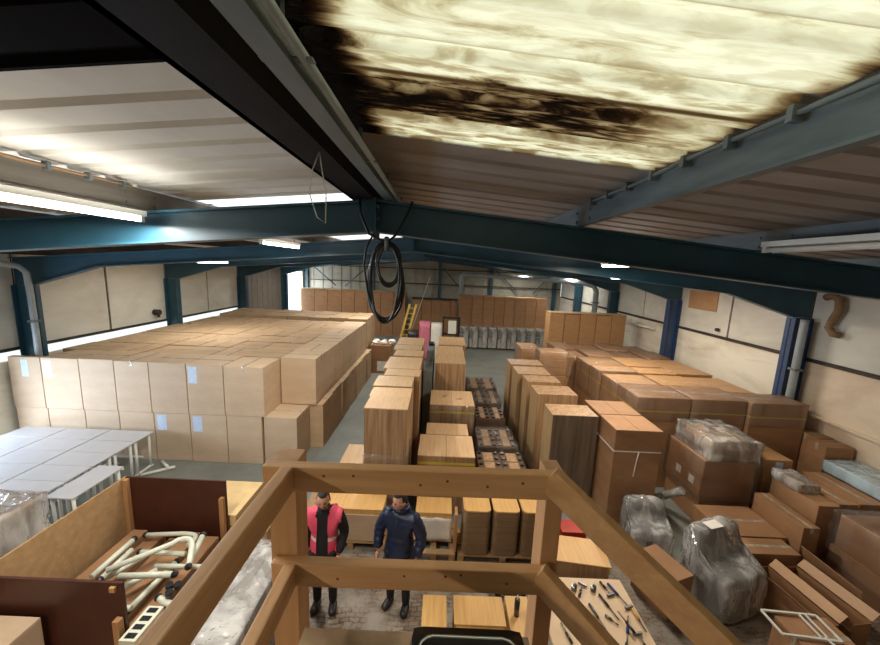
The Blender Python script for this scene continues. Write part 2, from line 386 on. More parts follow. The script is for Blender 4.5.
roof('ceiling', WL-.2, -2.75, 8.6, 9.8, ROOFW); roof('window_3', -2.75, -.95, 8.6, 9.8, SKYC); roof('ceiling', -.95, XC, 8.6, 9.8, ROOFW)
roof('ceiling', WL-.2, XC, 9.8, 16.8, ROOFW)
roof('ceiling', WL-.2, -2.75, 16.8, 18, ROOFW); roof('window_4', -2.75, -.95, 16.8, 18, SKYC); roof('ceiling', -.95, XC, 16.8, 18, ROOFW)
roof('ceiling', WL-.2, XC, 18, YE+.1, ROOFW)
roof('ceiling', XC, WR+.2, YB, -.1, ROOFB)
roof('window_5', XC+.02, 1.26, -.1, 2.28, SKYL); roof('ceiling', 1.26, WR+.2, -.1, 2.28, ROOFB)
roof('ceiling', XC, WR+.2, 2.28, YE+.1, ROOFB)
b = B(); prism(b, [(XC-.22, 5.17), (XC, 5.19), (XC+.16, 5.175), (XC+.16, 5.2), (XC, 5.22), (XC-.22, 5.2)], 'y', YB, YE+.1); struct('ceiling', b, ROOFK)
b = B()
for s in (-1, 1):
    for zz in (0,): bx(b, (WL-.2 if s < 0 else WR), (WL if s < 0 else WR+.2), YB, YE, 4.36, 4.50)
struct('trim_4', b, GALVD)
# back wall steelwork
t = thing('gable_steelwork', 'dark blue posts, rails and diagonal braces on the far end wall', 'steelwork', (0, YE-.2, 0))
for x in (-8.85, -4.52, -.18, 3.18, 7.3):
    b = B(); bx(b, x-.1, x+.1, YE-.2, YE-.05, 0, rz(x, 4.9)); mk('post', b, BLUE, t)
for z in (3.2, 4.15):
    b = B(); bx(b, WL+.1, WR-.1, YE-.26, YE-.202, z, z+.06); mk('rail', b, GALVD, t)
for (xa, xb) in ((-8.6, -6.9), (-4.7, -6.3), (3.4, 4.9), (7.1, 5.9), (.0, 1.3)):
    b = B(); tube(b, [(xa, YE-.3, 4.3), (xb, YE-.3, 2.9)], .035, 6); mk('brace', b, BLUE, t)

# ------------------------------------------------------------------ portal frames
nm = ['nearest the camera, black hose coiled under its apex', 'second from the camera, with grey downpipes on its posts', 'third from the camera, crossing above the middle of the carton block', 'fourth from the camera, beside the grey sliding door', 'farthest from the camera, just before the end wall']
for i, y in enumerate(FR):
    if i == 0: t = thing('portal_frame', 'dark steel portal frame overhead behind the camera', 'steel frame', (XC, y, 0), 'portal frames')
    else: t = thing('portal_frame', 'blue steel portal frame '+nm[i-1], 'steel frame', (XC, y, 0), 'portal frames')
    for s in (-1, 1):
        xo, xi, xh = XC+s*(HW-.02), XC+s*8.0, XC+s*6.55
        b = B()
        zt, zb, tf = 4.93, 4.648, .02
        def pz(x, z): return z-SL*abs(x-XC)
        x0 = XC+s*.012
        web = [(x0, pz(x0, zt)), (xo, pz(xo, zt)), (xo, 3.62), (xi, 3.62), (xh, pz(xh, zb)), (x0, pz(x0, zb))]
        prism(b, web, 'y', y-.008, y+.008)
        prism(b, [(x0, pz(x0, zt)), (xo, pz(xo, zt)), (xo, pz(xo, zt)-tf), (x0, pz(x0, zt)-tf)], 'y', y-.085, y+.085)
        prism(b, [(x0, pz(x0, zb)), (xh, pz(xh, zb)), (xh, pz(xh, zb)+tf), (x0, pz(x0, zb)+tf)], 'y', y-.085, y+.085)
        prism(b, [(xh, pz(xh, zb)), (xi, 3.62), (xi, 3.62+tf), (xh, pz(xh, zb)+tf)], 'y', y-.085, y+.085)
        mk('rafter', b, BLUE, t)
        b = B(); bx(b, min(xo, xi), max(xo, xi), y-.008, y+.008, 0, 3.615)
        bx(b, min(xi, xi+s*.02), max(xi, xi+s*.02), y-.1, y+.1, 0, 3.615)
        bx(b, min(xo, xo-s*.02), max(xo, xo-s*.02), y-.1, y+.1, 0, 3.615)
        mk('post', b, BLUEB if (s > 0 and i in (2, 3)) else BLUE, t)
    b = B(); bx(b, XC-.012, XC+.012, y-.1, y+.1, 4.58, 4.94)
    for dx in (-.03, .03):
        for z in (4.66, 4.76, 4.86): bx(b, XC+dx-.012, XC+dx+.012, y-.10, y-.086, z-.012, z+.012, .003)
    mk('apex_plate', b, BLUE, t)
# purlins
PURL = mat('grey_primed_steel', (118,112,102), (92,84,74), .6, (2,1,12))
for x, lab in ((-8.2,'outermost left roof purlin just above the left wall'), (-6.45,'second roof purlin in from the left wall'), (-4.6,'third roof purlin in from the left wall, left of the lit tube'), (-2.74,'grimy steel purlin with the lit fluorescent tube under it'), (1.24,'grey weathered purlin under the dirty skylight with cable along its top'), (2.98,'purlin above the unlit white twin tube fitting'), (4.75,'second roof purlin in from the right, right of the unlit fitting'), (6.5,'outermost right roof purlin above the right wall')):
    s = -1 if x < XC else 1; z = rz(x, 4.93); b = B()
    bx(b, x-.006, x+.006, YB+.02, YE-.1, z+.006, z+.20); bx(b, x-s*.06, x+.006 if s > 0 else x+.06, YB+.02, YE-.1, z+.196, z+.208) if False else None
    bx(b, min(x, x-s*.06), max(x, x-s*.06), YB+.02, YE-.1, z+.004, z+.016)
    bx(b, min(x, x+s*.06), max(x, x+s*.06), YB+.02, YE-.1, z+.19, z+.202-.006)
    for y in FR[1:]:
        for k in range(2):
            for zz in (.06, .14): bx(b, x-.016, x+.016, y-.22+k*.3, y-.20+k*.3, z+zz-.012, z+zz+.012, .003)
    o = one('roof_purlin', b, GALV if x > 0 else (PURL if x > -3 else GALVD), lab, 'purlin', 'roof purlins')
for x0, x1, lab in ((-.86,-.64,'shade-coloured steel ridge purlin, the left one of the pair at the roof apex'),):
    b = B(); bx(b, x0, x0+.03, YB+.02, YE-.1, 4.935, 5.11); bx(b, x0, x1, YB+.02, YE-.1, 4.935, 4.95)
    bx(b, x1-.02, x1, YB+.02, YE-.1, 4.95, 5.10)
    one('ridge_purlin', b, [SHADEM], lab, 'purlin')
t = thing('cable_tray', 'grey steel cable tray and conduit running along the roof ridge', 'cable tray', (-.5, 0, 4.95))
b = B(); bx(b, -.55, -.47, YB+.1, YE-.2, 4.93, 4.945); bx(b, -.55, -.545, YB+.1, YE-.2, 4.945, 4.975); bx(b, -.475, -.47, YB+.1, YE-.2, 4.945, 4.975); mk('channel', b, GALV, t)
b = B(); tube(b, [(-.44, YB+.1, 4.96), (-.44, YE-.2, 4.96)], .016, 8); mk('conduit', b, PIPE, t)
for k in range(8):
    b = B(); bx(b, -.57, -.41, -.9+k*1.02, -.87+k*1.02, 4.948, 4.954); bx(b, -.52,-.50,-.9+k*1.02, -.87+k*1.02, 4.954, 5.13); mk('hanger', b, GALV, t)
# conduit clipped on top edge of two purlins
for x, lab in ((1.20, 'pale cable clipped along the top of the grey purlin under the skylight'), (-2.66, 'pale cable clipped along the top of the purlin above the lit tube')):
    t = thing('clipped_cable', lab, 'cable', (x, 0, rz(x, 5.10)))
    b = B(); pts = [(x, YB+.3+k*.4, rz(x, 5.10)+.008*math.sin(k*2.1)) for k in range(20)]; tube(b, pts, .011, 8); mk('cable', b, EDGE if x < 0 else GALV, t)
    for k in range(11):
        b = B(); bx(b, x-.022, x+.022, .2+k*.28, .225+k*.28, rz(x, 5.10)-.03, rz(x, 5.10)+.026, .003); mk('clip', b, GALV, t)

# ------------------------------------------------------------------ lamps
def tube_light(x, y0, y1, z, lab, lit=True, twin=False, power=45, col=(1,.93,.80), grp='fluorescent tube lights', far=False):
    t = thing('fluorescent_light', lab, 'light', (x, (y0+y1)/2, z), grp)
    b = B(); bx(b, x-(.07 if twin else .03), x+(.07 if twin else .03), y0, y1, z+.03, z+.075, .006); mk('housing', b, WHITEM, t)
    for dx in ((-.045, .045) if twin else (0,)):
        b = B(); tube(b, [(x+dx, y0+.05, z+.0), (x+dx, y1-.05, z+.0)], .019, 10); mk('tube', b, (GLOWF if far else GLOW) if lit else WHITEM, t)
        for e in (y0+.03, y1-.03):
            b = B(); bx(b, x+dx-.018, x+dx+.018, e-.02, e+.02, z-.02, z+.03, .004); mk('lamp_holder', b, WHITEM, t)
    b = B(); ztop = rz(x, 4.934)
    for e in (y0+.2, y1-.2): bx(b, x-.012, x+.012, e-.01, e+.01, z+.07, max(z+.09, ztop))
    mk('bracket', b, GALV, t)
    if lit:
        area('lamp_light', (0, 0, -.03), (0, 0, 0), .1, y1-y0, power, col, t)
        if not far:
            for sx in (-1, 1): area('lamp_uplight', (sx*.20, 0, .02), (PI, 0, 0), .05, y1-y0, power*.05, col, t)
    return t
COOL = (1, .96, .88); WARM = (1, .90, .76)
tube_light(-2.66, 1.75, 3.2, 4.66, 'long lit fluorescent tube below the left purlin in front of the nearest frame', power=75, col=COOL)
tube_light(2.86, 1.5, 3.2, 4.62, 'unlit white twin tube fitting below the right purlin', lit=False, twin=True)
tube_light(-6.4, 9.2, 10.6, 4.22, 'lit tube high over the left block of cartons, behind the nearest beam', power=45, col=COOL, far=True)
tube_light(-2.66, 5.2, 6.6, 4.6, 'added lit tube on the left purlin, in place of the skylight patch there', power=60, col=COOL)  # added tube light, imitates the bright skylight patch at this spot
tube_light(-2.66, 13.0, 14.4, 4.6, 'lit tube over the far aisle left of the ridge', power=90, col=COOL)
tube_light(2.92, 5.2, 6.6, 4.5, 'lit warm tube on the right between the two nearest frames', power=85, col=WARM)
tube_light(4.72, 8.6, 10.0, 4.25, 'lit warm tube over the strapped cartons on the right', power=90, col=WARM)
tube_light(2.92, 13.2, 14.6, 4.5, 'lit tube over the tall cartons on the right', power=60, col=WARM)
tube_light(4.72, 20.2, 21.4, 4.28, 'small lit tube in front of the end wall', power=50, col=COOL, far=True)
tube_light(6.46, 17.7, 19.0, 4.12, 'lit tube in front of the end wall nearest the white duct', power=50, col=COOL, far=True)
tube_light(-6.42, 17.6, 19.0, 4.3, 'lit tube near the far left corner', power=70, col=COOL, far=True)
tube_light(-2.66, -2.5, -1.1, 4.66, 'lit warm tube behind the camera on the left purlin', power=85, col=WARM)

# hose coil hanging at the apex
t = thing('hose_coil', 'black hose coiled and hanging from the apex of the nearest beam', 'hose', (-.5, 3.18, 4.5))
rnd = random.Random(3)
for k in range(7):
    b = B(); big = k < 4; cx, cz = (-.51, 4.20) if big else (-.49, 4.36); ax, az = ((.125+.012*k, .36-.018*(k % 3)) if big else (.09+.01*(k-4), .17+.014*(k-4)))
    pts = []
    for q in range(40):
        a = 2*PI*q/40; pts.append((cx+ax*math.cos(a)*(1+.06*math.sin(3*a+k))+rnd.uniform(-.002,.002), 3.15+.012*k+.015*math.sin(a+k), cz+az*math.sin(a)-(.0 if big else .0)))
    tube(b, pts, .011 if big else .009, 8, True); mk('loop', b, RUBBER, t)
b = B(); tube(b, [(-.75,3.2,4.925),(-.74,3.17,4.8),(-.66,3.15,4.62),(-.5,3.14,4.55),(-.42,3.15,4.62),(-.33,3.17,4.80),(-.29,3.2,4.91)], .011, 8); mk('hose_end', b, RUBBER, t)
b = B(); tube(b, [(-.62,3.16,4.62),(-.68,3.15,4.5),(-.70,3.15,4.35),(-.66,3.14,4.1),(-.6,3.15,3.95)], .009, 8); mk('hose_end', b, RUBBER, t)
b = B(); tube(b, [(-.5, 3.13, 4.60), (-.5, 3.15, 4.48)], .02, 8); mk('hook', b, GALV, t)
b = B(); tube(b, [(-.68, 1.98, 4.94), (-.72, 1.98, 4.84), (-.74, 1.99, 4.72), (-.70, 1.99, 4.60), (-.655, 1.99, 4.57), (-.65, 1.99, 4.72), (-.67, 1.98, 4.86), (-.68, 1.98, 4.94)], .003, 6)
one('hanging_string', b, PAPER, 'thin pale string hanging from the ridge left of the hose', 'string')
# grey downpipes and the white duct at the far right
def pipe(name, pts, r, m, lab, cat='pipe', parts=True):
    t = thing(name, lab, cat, pts[-1]); b = B(); tube(b, pts, r, 14); mk('pipe', b, m, t)
    for f in (.15, .6):
        p = Vector(pts[-1])*(f)+Vector(pts[-2])*(1-f); b = B(); bx(b, p.x-r-.015, p.x+r+.015, p.y-r-.015, p.y+r+.015, p.z-.025, p.z+.025, .006); mk('pipe_clamp', b, GALV, t)
pipe('downpipe', [(-8.9,6.4,4.18),(-8.75,6.8,4.12),(-8.56,7.12,4.02),(-8.50,7.2,3.9),(-8.50,7.22,3.4),(-8.50,7.22,.0)], .055, PIPE, 'grey downpipe bending down in front of the left post of the second frame')
pipe('downpipe', [(7.47,7.215,3.60),(7.47,7.215,3.5),(7.47,7.215,3.0),(7.47,7.215,0)], .07, PIPE, 'grey downpipe in front of the right post of the second frame')
pipe('white_duct', [(1.13,21,2.9),(1.13,21,3.9),(1.3,21,3.98),(4.5,20.6,3.92),(6.9,17.6,3.9),(7.3,17.1,3.75),(7.4,17,3.5),(7.4,17,0)], .13, PIPE, 'long pale duct crossing the far end and dropping down on the right', 'duct')
b = B(); tube(b, [(7.62,12.6,2.50),(7.62,14.4,2.42)], .04, 10); bx(b, 7.6, 7.76, 12.6, 12.66, 2.44, 2.6); bx(b, 7.6, 7.76, 14.3, 14.36, 2.4, 2.6)
one('wall_tube', b, WHITEM, 'white tube fixed low on the right wall behind the tall cartons', 'tube')
b = B(); bx(b, 7.755, 7.772, 9.95, 11.1, 3.42, 3.98, .003); one('notice_board', b, CARDR, 'plain tan board fixed high on the right wall', 'board')
b = B(); tube(b, [(7.68,7.10,4.08),(7.64,6.93,4.13),(7.62,6.80,4.04),(7.62,6.78,3.85),(7.63,6.86,3.66),(7.64,6.91,3.50),(7.66,6.83,3.38),(7.70,6.74,3.38)], .065, 12)
one('duct_elbow', b, EDGE, 'grimy curved duct on the near right wall', 'duct')
b = B(); tube(b, [(-9.03,10.95,2.58),(-8.86,10.95,2.58)], .09, 14); tube(b, [(-8.9,10.95,2.58),(-8.9,10.95,2.42)], .04, 10); one('valve', b, GALVD, 'small round valve low on the left wall sheeting', 'valve')
b = B(); tube(b, [(WR-.03,9.75,2.95),(WR-.1,9.75,2.95)], .05, 12); one('wall_valve', b, GALVD, 'small dark fitting on the right wall beside a panel joint', 'fitting')

# ------------------------------------------------------------------ cartons
def carton_body(wd, dp, h, seam='y', m=CARD, gap=.004):
    b = B(); bx(b, -wd/2, wd/2, -dp/2, dp/2, 0, h-.006, .012)
    if seam == 'y': bx(b, -wd/2+.002, -gap, -dp/2+.002, dp/2-.002, h-.0075, h, .002); bx(b, gap, wd/2-.002, -dp/2+.002, dp/2-.002, h-.0075, h, .002)
    else: bx(b, -wd/2+.002, wd/2-.002, -dp/2+.002, -gap, h-.0075, h, .002); bx(b, -wd/2+.002, wd/2-.002, gap, dp/2-.002, h-.0075, h, .002)
    return b
CACHE = {}
def carton(label, x0, x1, y0, y1, z0, h, m=CARD, group=None, seam='x', name='carton', tape=True, lab=None, strap=None, wrap=None, rot=0, tapelab=None):
    x0, x1, y0, y1 = x0+.004, x1-.004, y0+.004, y1-.004
    wd, dp = abs(x1-x0), abs(y1-y0); key = (round(wd,3), round(dp,3), round(h,3), seam, m.name)
    t = thing(name, label, 'box', ((x0+x1)/2, (y0+y1)/2, z0), group, rot)
    def prt(nm_, mm, fn):
        k = key+(nm_,)+(mm.name,)
        if k not in CACHE:
            o = mk(nm_, fn(), mm); CACHE[k] = o.data
        else:
            o = bpy.data.objects.new(nm_, CACHE[k]); C.objects.link(o)
        o.parent = t; o.location = (0,0,0); return o
    prt('box_body', m, lambda: carton_body(wd, dp, h, seam, m))
    if tape:
        def f():
            b = B(); q = .024
            if seam == 'x': bx(b, -wd/2-.0012, wd/2+.0012, -q, q, h, h+.0012); bx(b, wd/2+.0002, wd/2+.0014, -q, q, h-.12, h+.001); bx(b, -wd/2-.0014, -wd/2-.0002, -q, q, h-.12, h+.001)
            else: bx(b, -q, q, -dp/2-.0012, dp/2+.0012, h, h+.0012); bx(b, -q, q, -dp/2-.0014, -dp/2-.0002, h-.09, h+.001)
            return b
        prt('packing_tape', TAPE, f)
    if lab:
        def f():
            b = B(); lx, lz, lw, lh = lab; bx(b, lx-lw/2, lx+lw/2, -dp/2-.002, -dp/2-.0004, lz-lh/2, lz+lh/2); return b
        k = bpy.data.objects.new('shipping_label', None); bpy.data.objects.remove(k)
        o = mk('shipping_label', f(), LABEL); o.parent = t
    for sz in (strap or ()):
        sm_ = PAPER if sz < 0 else YEL; sz = abs(sz)
        def f():
            b = B(); e = .0025
            bx(b, -wd/2-e, wd/2+e, -dp/2-e, -dp/2-.0003, sz-.011, sz+.011); bx(b, -wd/2-e, wd/2+e, dp/2+.0003, dp/2+e, sz-.011, sz+.011)
            bx(b, -wd/2-e, -wd/2-.0003, -dp/2, dp/2, sz-.011, sz+.011); bx(b, wd/2+.0003, wd/2+e, -dp/2, dp/2, sz-.011, sz+.011); return b
        o = mk('strap', f(), sm_); o.parent = t
    if wrap:
        o = mk('shrink_wrap', wrapbox(-wd/2, wd/2, -dp/2, dp/2, wrap[0]*h, wrap[1]*h+.006, .006), WRAP); o.parent = t
    return t
def wrapbox(x0, x1, y0, y1, z0, z1, off, n=9, amp=.006):
    """thin crumpled film around a block (open at the bottom)"""
    b = bmesh.new(); bmesh.ops.create_cube(b, size=1); bmesh.ops.subdivide_edges(b, edges=b.edges[:], cuts=n, use_grid_fill=True)
    for v in b.verts:
        p = Vector(((x0+x1)/2+v.co.x*(x1-x0+2*off), (y0+y1)/2+v.co.y*(y1-y0+2*off), (z0+z1)/2+v.co.z*(z1-z0)+off*.5))
        d = v.co.normalized(); nn = noise.noise(p*6+Vector((x0*7, y0*3, 1)))
        v.co = p+Vector((d.x, d.y, max(d.z, 0)))*amp*(1+nn)
    for f in [f for f in b.faces if f.calc_center_median().z < z0+1e-3 and abs(f.normal.z) > .9]: b.faces.remove(f)
    for f in b.faces: f.smooth = True
    return b
rj = random.Random(11)
# --- the big block of tall cartons on the left
colx = [-8.60, -8.25, -7.46, -6.73, -6.01, -5.23, -4.46, -3.62, -2.80]
names_c = ['seventh','sixth','fifth','fourth','third','second','outermost','set-back outermost']
rowy = [7.0+.765*k for k in range(9)]
GL = 'tall cartons in the left block'
for r in range(8):
    for c in range(8):
        if r == 0 and c == 7: continue
        x0, x1 = colx[c], colx[c+1]; y0, y1 = rowy[r], rowy[r+1]
        dz = rj.uniform(-.02, .012)
        if c == 0 and r == 0: x0, y1 = -8.93, 7.13
        if c == 0 and r == 5: y1 = 11.32
        cc = {0:'against the left wall',1:'second from the left wall',2:'third from the left wall',3:'fourth from the left wall',4:'fifth from the left wall',5:'third in from the aisle side',6:'second in from the aisle side',7:'on the aisle side'}[c]
        if r == 0: cc = {0:'leftmost, pale blue label at its top left',1:'with a pale blue label, second from left',2:'third from left',3:'fourth from left',4:'fifth from left',5:'with a white printed label at its top left',6:'at the right corner'}[c]
        lab_ = None
        if r == 0 and c in (0, 1, 5): lab_ = (-(x1-x0)/2+.13 if c != 0 else 0, .86, .18 if c else .14, .36)
        g = .004
        carton(('front upper carton of the left block, ' if r == 0 else 'upper carton, %s row back in the left block, ' % ORD[r])+cc,
               x0+g, x1-g, y0+g, y1-g, 1.072, 1.10+dz, CARDW if r == 0 or c == 7 else CARD, GL, seam='y' if (r+c) % 3 == 0 else 'x', lab=lab_)
# lower layer: what the photo can see of it
lowx = [-8.60, -8.22, -7.44, -6.72, -5.98, -5.22, -4.44, -3.69]
for c in range(7):
    x0, x1 = lowx[c], lowx[c+1]
    if c == 0: x0 = -8.90
    cc = ['leftmost','second from left','third from left','fourth from left','fifth from left, with a blue-printed label','sixth from left, with a white printed label','rightmost before the one that juts out'][c]
    lab_ = (-(x1-x0)/2+.16, .86, .2, .34) if c in (4, 5) else None
    carton('front bottom carton of the left block, '+cc, x0+.004, x1-.004, 7.005, (7.13 if c == 0 else 7.75), 0, 1.07, CARDW, GL, lab=lab_)
carton('single tall carton jutting out at the front right corner of the left block', -3.67, -2.96, 7.03, 7.76, 0, 1.07, CARDW, GL)
ly = [7.80, 8.60, 9.42, 10.24, 11.06, 11.9, 12.72, 13.46]
for k in range(7):
    carton('bottom carton on the aisle side, %s behind the one jutting out' % ORD[k], -3.42, -2.66-.03*(k % 2), ly[k]+.004, ly[k+1]-.004, 0, 1.07, CARD, GL)
for c in range(1, 8):
    for r in (2, 4, 6, 7):      # supports hidden in the middle of the block
        pass
b = B(); bx(b, -8.58, -3.45, 7.80, 13.1, 0, 1.069, .01)
one('carton_core', b, CARD, 'inner bottom layer of cartons hidden inside the left block', 'box')['kind'] = 'stuff'
# two rows farther back
bk = [-8.6, -7.7, -6.8, -5.95, -5.1, -4.35, -3.6, -2.86]
for r in range(2):
    for c in range(7):
        y0 = 13.5+r*.85
        carton('upper carton of the rear step at left, %s row, %s from aisle' % (['front','back'][r], ORD[6-c]), bk[c]+.004, bk[c+1]-.004, y0, y0+.84, 1.13, 1.10+(.02*((c+r) % 2)), CARD, 'cartons on the rear step of the left block', seam='x')
        if c == 6 or r == 0: carton('bottom carton of the rear step at left, %s row, %s from aisle' % (['front','back'][r], ORD[6-c]), bk[c]+.004, bk[c+1]-.004, y0, y0+.84, 0, 1.125, CARD, 'cartons on the rear step of the left block')
        else: carton('bottom carton of the rear step at left, back row, %s from aisle' % ORD[6-c], bk[c]+.004, bk[c+1]-.004, y0, y0+.84, 0, 1.125, CARD, 'cartons on the rear step of the left block')

# --- tall flat-pack cartons along the far end
def tallrow(xs, y, d, z, m, who, group, top=True):
    for k in range(len(xs)-1):
        carton('tall carton in the %s, %s from left' % (who, ORD[k]), xs[k]+.006, xs[k+1]-.006, y, y+d, 0, z-(.02 if k % 2 else 0), m, group, seam='y', tape=False)
tallrow([-8.6,-7.75,-6.95,-6.1,-5.3,-4.5,-3.7,-2.95,-2.2], 21.4, .8, 2.72, CARDD, 'far left row under the end wall', 'tall cartons under the end wall, left')
b = B(); bx(b, -8.6, -2.2, 21.38, 22.22, 2.725, 2.745, .004); one('cover_board', b, EDGEP, 'long pale board lying on top of the far left row of tall cartons', 'board')
tallrow([-1.75,-1.2,-.6,0,.55,1.0], 21.4, .8, 2.36, CARDD, 'short far row at the middle end wall', 'tall cartons under the end wall, middle')
b = B(); bx(b, -1.8, 1.0, 21.35, 22.2, 2.365, 2.42, .004); one('cover_board', b, GALVD, 'dark board lying on top of the middle far row of cartons', 'board')
tallrow([1.05,1.8,2.45,3.1,3.7,4.3,4.95,5.55,6.2], 20.6, .7, 2.78, CARDD, 'far right row behind the wrapped chairs', 'tall cartons under the end wall, right')
tallrow([4.2,4.78,5.38,6.0,6.6,7.15], 13.5, .6, 2.78, CARDR, 'upright row behind the strapped boxes on the right', 'tall upright cartons on the right')
b = B(); bx(b, 4.2, 7.15, 13.5, 14.1, 2.79, 2.81, .003); one('cover_board', b, EDGEP, 'pale board lying on the upright cartons on the right', 'board')

# --- strapped cartons on the right
G2 = 'big strapped cartons on the right'
dx = [4.28, 5.43, 6.60, 7.13]
carton('big strapped carton in the front row on the right, leftmost', 4.02, 5.10, 6.78, 7.6, 0, 1.95, CARDD, G2, strap=(1.66,), wrap=(.75, 1), seam='x')
carton('big strapped carton in the front row on the right, middle', 5.12, 6.22, 6.78, 7.6, 0, 1.95, CARDD, G2, strap=(1.66,), wrap=(.75, 1), seam='x')
carton('big strapped carton in the front row on the right, before the downpipe', 6.24, 7.36, 6.70, 7.28, 0, 1.95, CARDD, G2, strap=(1.66,), wrap=(.75, 1), seam='x')
k = 0
ys = [(7.85,8.95),(9.14,9.73),(9.76,10.75)]
cxs = [4.28, 5.33, 6.33, 7.33]
for r, (a, c) in enumerate(ys):
    for q in range(3):
        x1 = cxs[q+1]
        carton('carton of the right block, %s row behind the front row, %s from left' % (ORD[r], ORD[q]), cxs[q]+.005, x1-.005, a, c, 0, 1.78+.02*((q+r) % 2)-(.0), CARDR, G2, strap=(1.46,) if q == 0 else None, wrap=(.5, 1) if q == 0 else None, seam='x')
for q, (x0, x1) in enumerate(((3.95,4.65),(4.7,5.6),(5.65,6.5),(6.55,7.3))):
    for r in range(2):
        carton('film-covered dark carton before the upright row, %s row, %s from left' % (ORD[r], ORD[q]), x0, x1-.01, 10.85+r*1.0, 11.8+r*1.0, 0, 1.74+.06*((q*3+r) % 2), CARDD, 'film-covered cartons on the right', wrap=(.6, 1), seam='y')
# small wrapped stacks beside the aisle
def layered_stack(label, x0, x1, y0, y1, z0, z1, n, m, name='wrapped_stack', cat='stack', group=None, wrap=True, jit=.012, wm=WRAP):
    t = thing(name, label, cat, ((x0+x1)/2, (y0+y1)/2, z0), group); h = (z1-z0)/n
    rr = random.Random(int(x0*100)+int(y0*10))
    for k in range(n):
        b = B(); j = rr.uniform(-jit, jit); bx(b, x0+j, x1+j, y0-j, y1-j, z0+k*h+.001, z0+(k+1)*h-.001, .005 if n < 7 or not wrap else .02); mk('tray', b, m, t)
    if wrap: mk('shrink_wrap', wrapbox(x0, x1, y0, y1, z0+.02, z1, .018), wm, t)
    return t
layered_stack('film-wrapped stack of trays beside the aisle, before the tall upright cartons', 3.02, 3.84, 10.3, 10.8, 0, 2.0, 8, CARDR)
layered_stack('shorter wrapped stack of trays farther along the aisle, beside the grey floor', 2.82, 3.48, 11.9, 12.9, 0, 1.7, 4, CARDR)
# two strapped tall cartons beside the board bundles
carton('tall strapped carton with a hanging strap end, beside the grey oak boards', 3.0, 3.80, 5.55, 6.19, 0, 1.80, CARDD, 'pair of tall strapped cartons', strap=(-1.42,), seam='y', tape=False)
carton('tall strapped carton standing right behind the one with the hanging strap end', 3.0, 3.80, 6.21, 6.90, 0, 1.80, CARDD, 'pair of tall strapped cartons', strap=(-1.42,), seam='y', tape=False)
b = B(); tube(b, [(3.42, 5.540, 1.42), (3.40, 5.535, 1.3), (3.385, 5.54, 1.1), (3.38, 5.54, .98)], .008, 6); one('strap_end', b, PAPER, 'loose white strap end hanging down the tall strapped carton', 'strap')

# --- bundles of upright boards
def bundle(label, x0, x1, y0, y1, z, n, front, group='bundles of upright boards'):
    t = thing('board_bundle', label, 'boards', ((x0+x1)/2, (y0+y1)/2, 0), group); d = (y1-y0)/n
    rr = random.Random(int(y0*31))
    b = B(); bx(b, x0, x1, y0, y0+.022, .01, z, .002); mk('front_board', b, front, t)
    b = B()
    for k in range(n):
        j = rr.uniform(-.004, .004); bx(b, x0+j, x1-j, y0+.024+k*(y1-y0-.024)/n, y0+.024+(k+1)*(y1-y0-.024)/n-.0015, 0, z-rr.uniform(0, .004), .0015)
    mk('boards', b, OAKF, t)
    b = B(); bx(b, x0-.006, x0+.0, y0+.02, y1, .01, z, .001); mk('edge_strip', b, EDGEP, t)
    return t
bundle('bundle of upright boards with a dark grey oak face, nearest the railing', 2.11, 2.93, 6.06, 6.60, 1.80, 14, OAKG)
bundle('bundle of upright oak boards, second from the railing', 2.12, 2.96, 7.13, 7.72, 1.80, 12, OAKF)
bundle('bundle of upright oak boards, third from the railing', 2.10, 2.88, 7.95, 8.45, 1.80, 10, OAKF)
bundle('bundle of upright oak boards, fourth from the railing', 2.0, 2.82, 8.55, 9.25, 1.80, 12, OAKF)
bundle('bundle of upright oak boards, farthest from the railing', 1.98, 2.88, 9.42, 10.0, 1.80, 10, OAKF)

# --- two central rows of wooden stacks
def wstack(label, x0, x1, y0, y1, z, wrap=False, group=None, split=1, strap=None, m=OAKF, top=OAK, z0=0):
    t = thing('veneered_panel_stack', label, 'stack', ((x0+x1)/2, (y0+y1)/2, z0), group)
    wv = (x1-x0)/split
    for k in range(split):
        a, c = x0+k*wv+(.004 if k else 0), x0+(k+1)*wv-(.004 if k < split-1 else 0)
        b = B(); bx(b, a, c, y0, y1, z0+.0, z-.02, .003); mk('panel_body', b, m, t)
        b = B(); bx(b, a-.003, c+.003 if k == split-1 else c, y0-.003, y1+.003, z-.019, z, .002); mk('top_panel', b, top, t)
    if strap:
        b = B(); e = .005
        bx(b, x0-e, x1+e, y0-e-.002, y0-.001, strap-.02, strap+.02); bx(b, x0-e, x0-.001, y0, y1, strap-.02, strap+.02); bx(b, x1+.001, x1+e, y0, y1, strap-.02, strap+.02); mk('strap', b, YEL, t)
    if wrap: mk('shrink_wrap', wrapbox(x0, x1, y0, y1, z0+.02, z*wrap, .012), WRAP, t)
    return t
LR = [(-1.16,-.47,5.32,5.86,2.1),(-1.20,-.48,5.90,6.36,2.08),(-1.23,-.5,6.40,7.0,2.1),(-1.13,-.39,7.06,7.52,2.1),(-1.22,-.42,7.58,8.55,2.1),(-1.16,-.42,8.72,9.3,2.1),(-1.25,-.5,9.38,9.93,2.1),(-1.25,-.48,9.98,11.0,2.1)]
wl = ['nearest the railing, film round its foot','second from the railing','third from the railing','fourth from the railing, set slightly right','fifth from the railing','sixth from the railing','seventh from the railing','farthest down the aisle']
for k, (x0, x1, y0, y1, z) in enumerate(LR): wstack('tall oak panel stack in the left central row, '+wl[k], x0, x1, y0, y1, z, .62 if k == 0 else False, 'left central row of oak panel stacks')
wstack('tall oak panel stack in the right central row, nearest', -.1, .70, 8.9, 9.92, 1.9, .6, 'right central row of oak panel stacks')
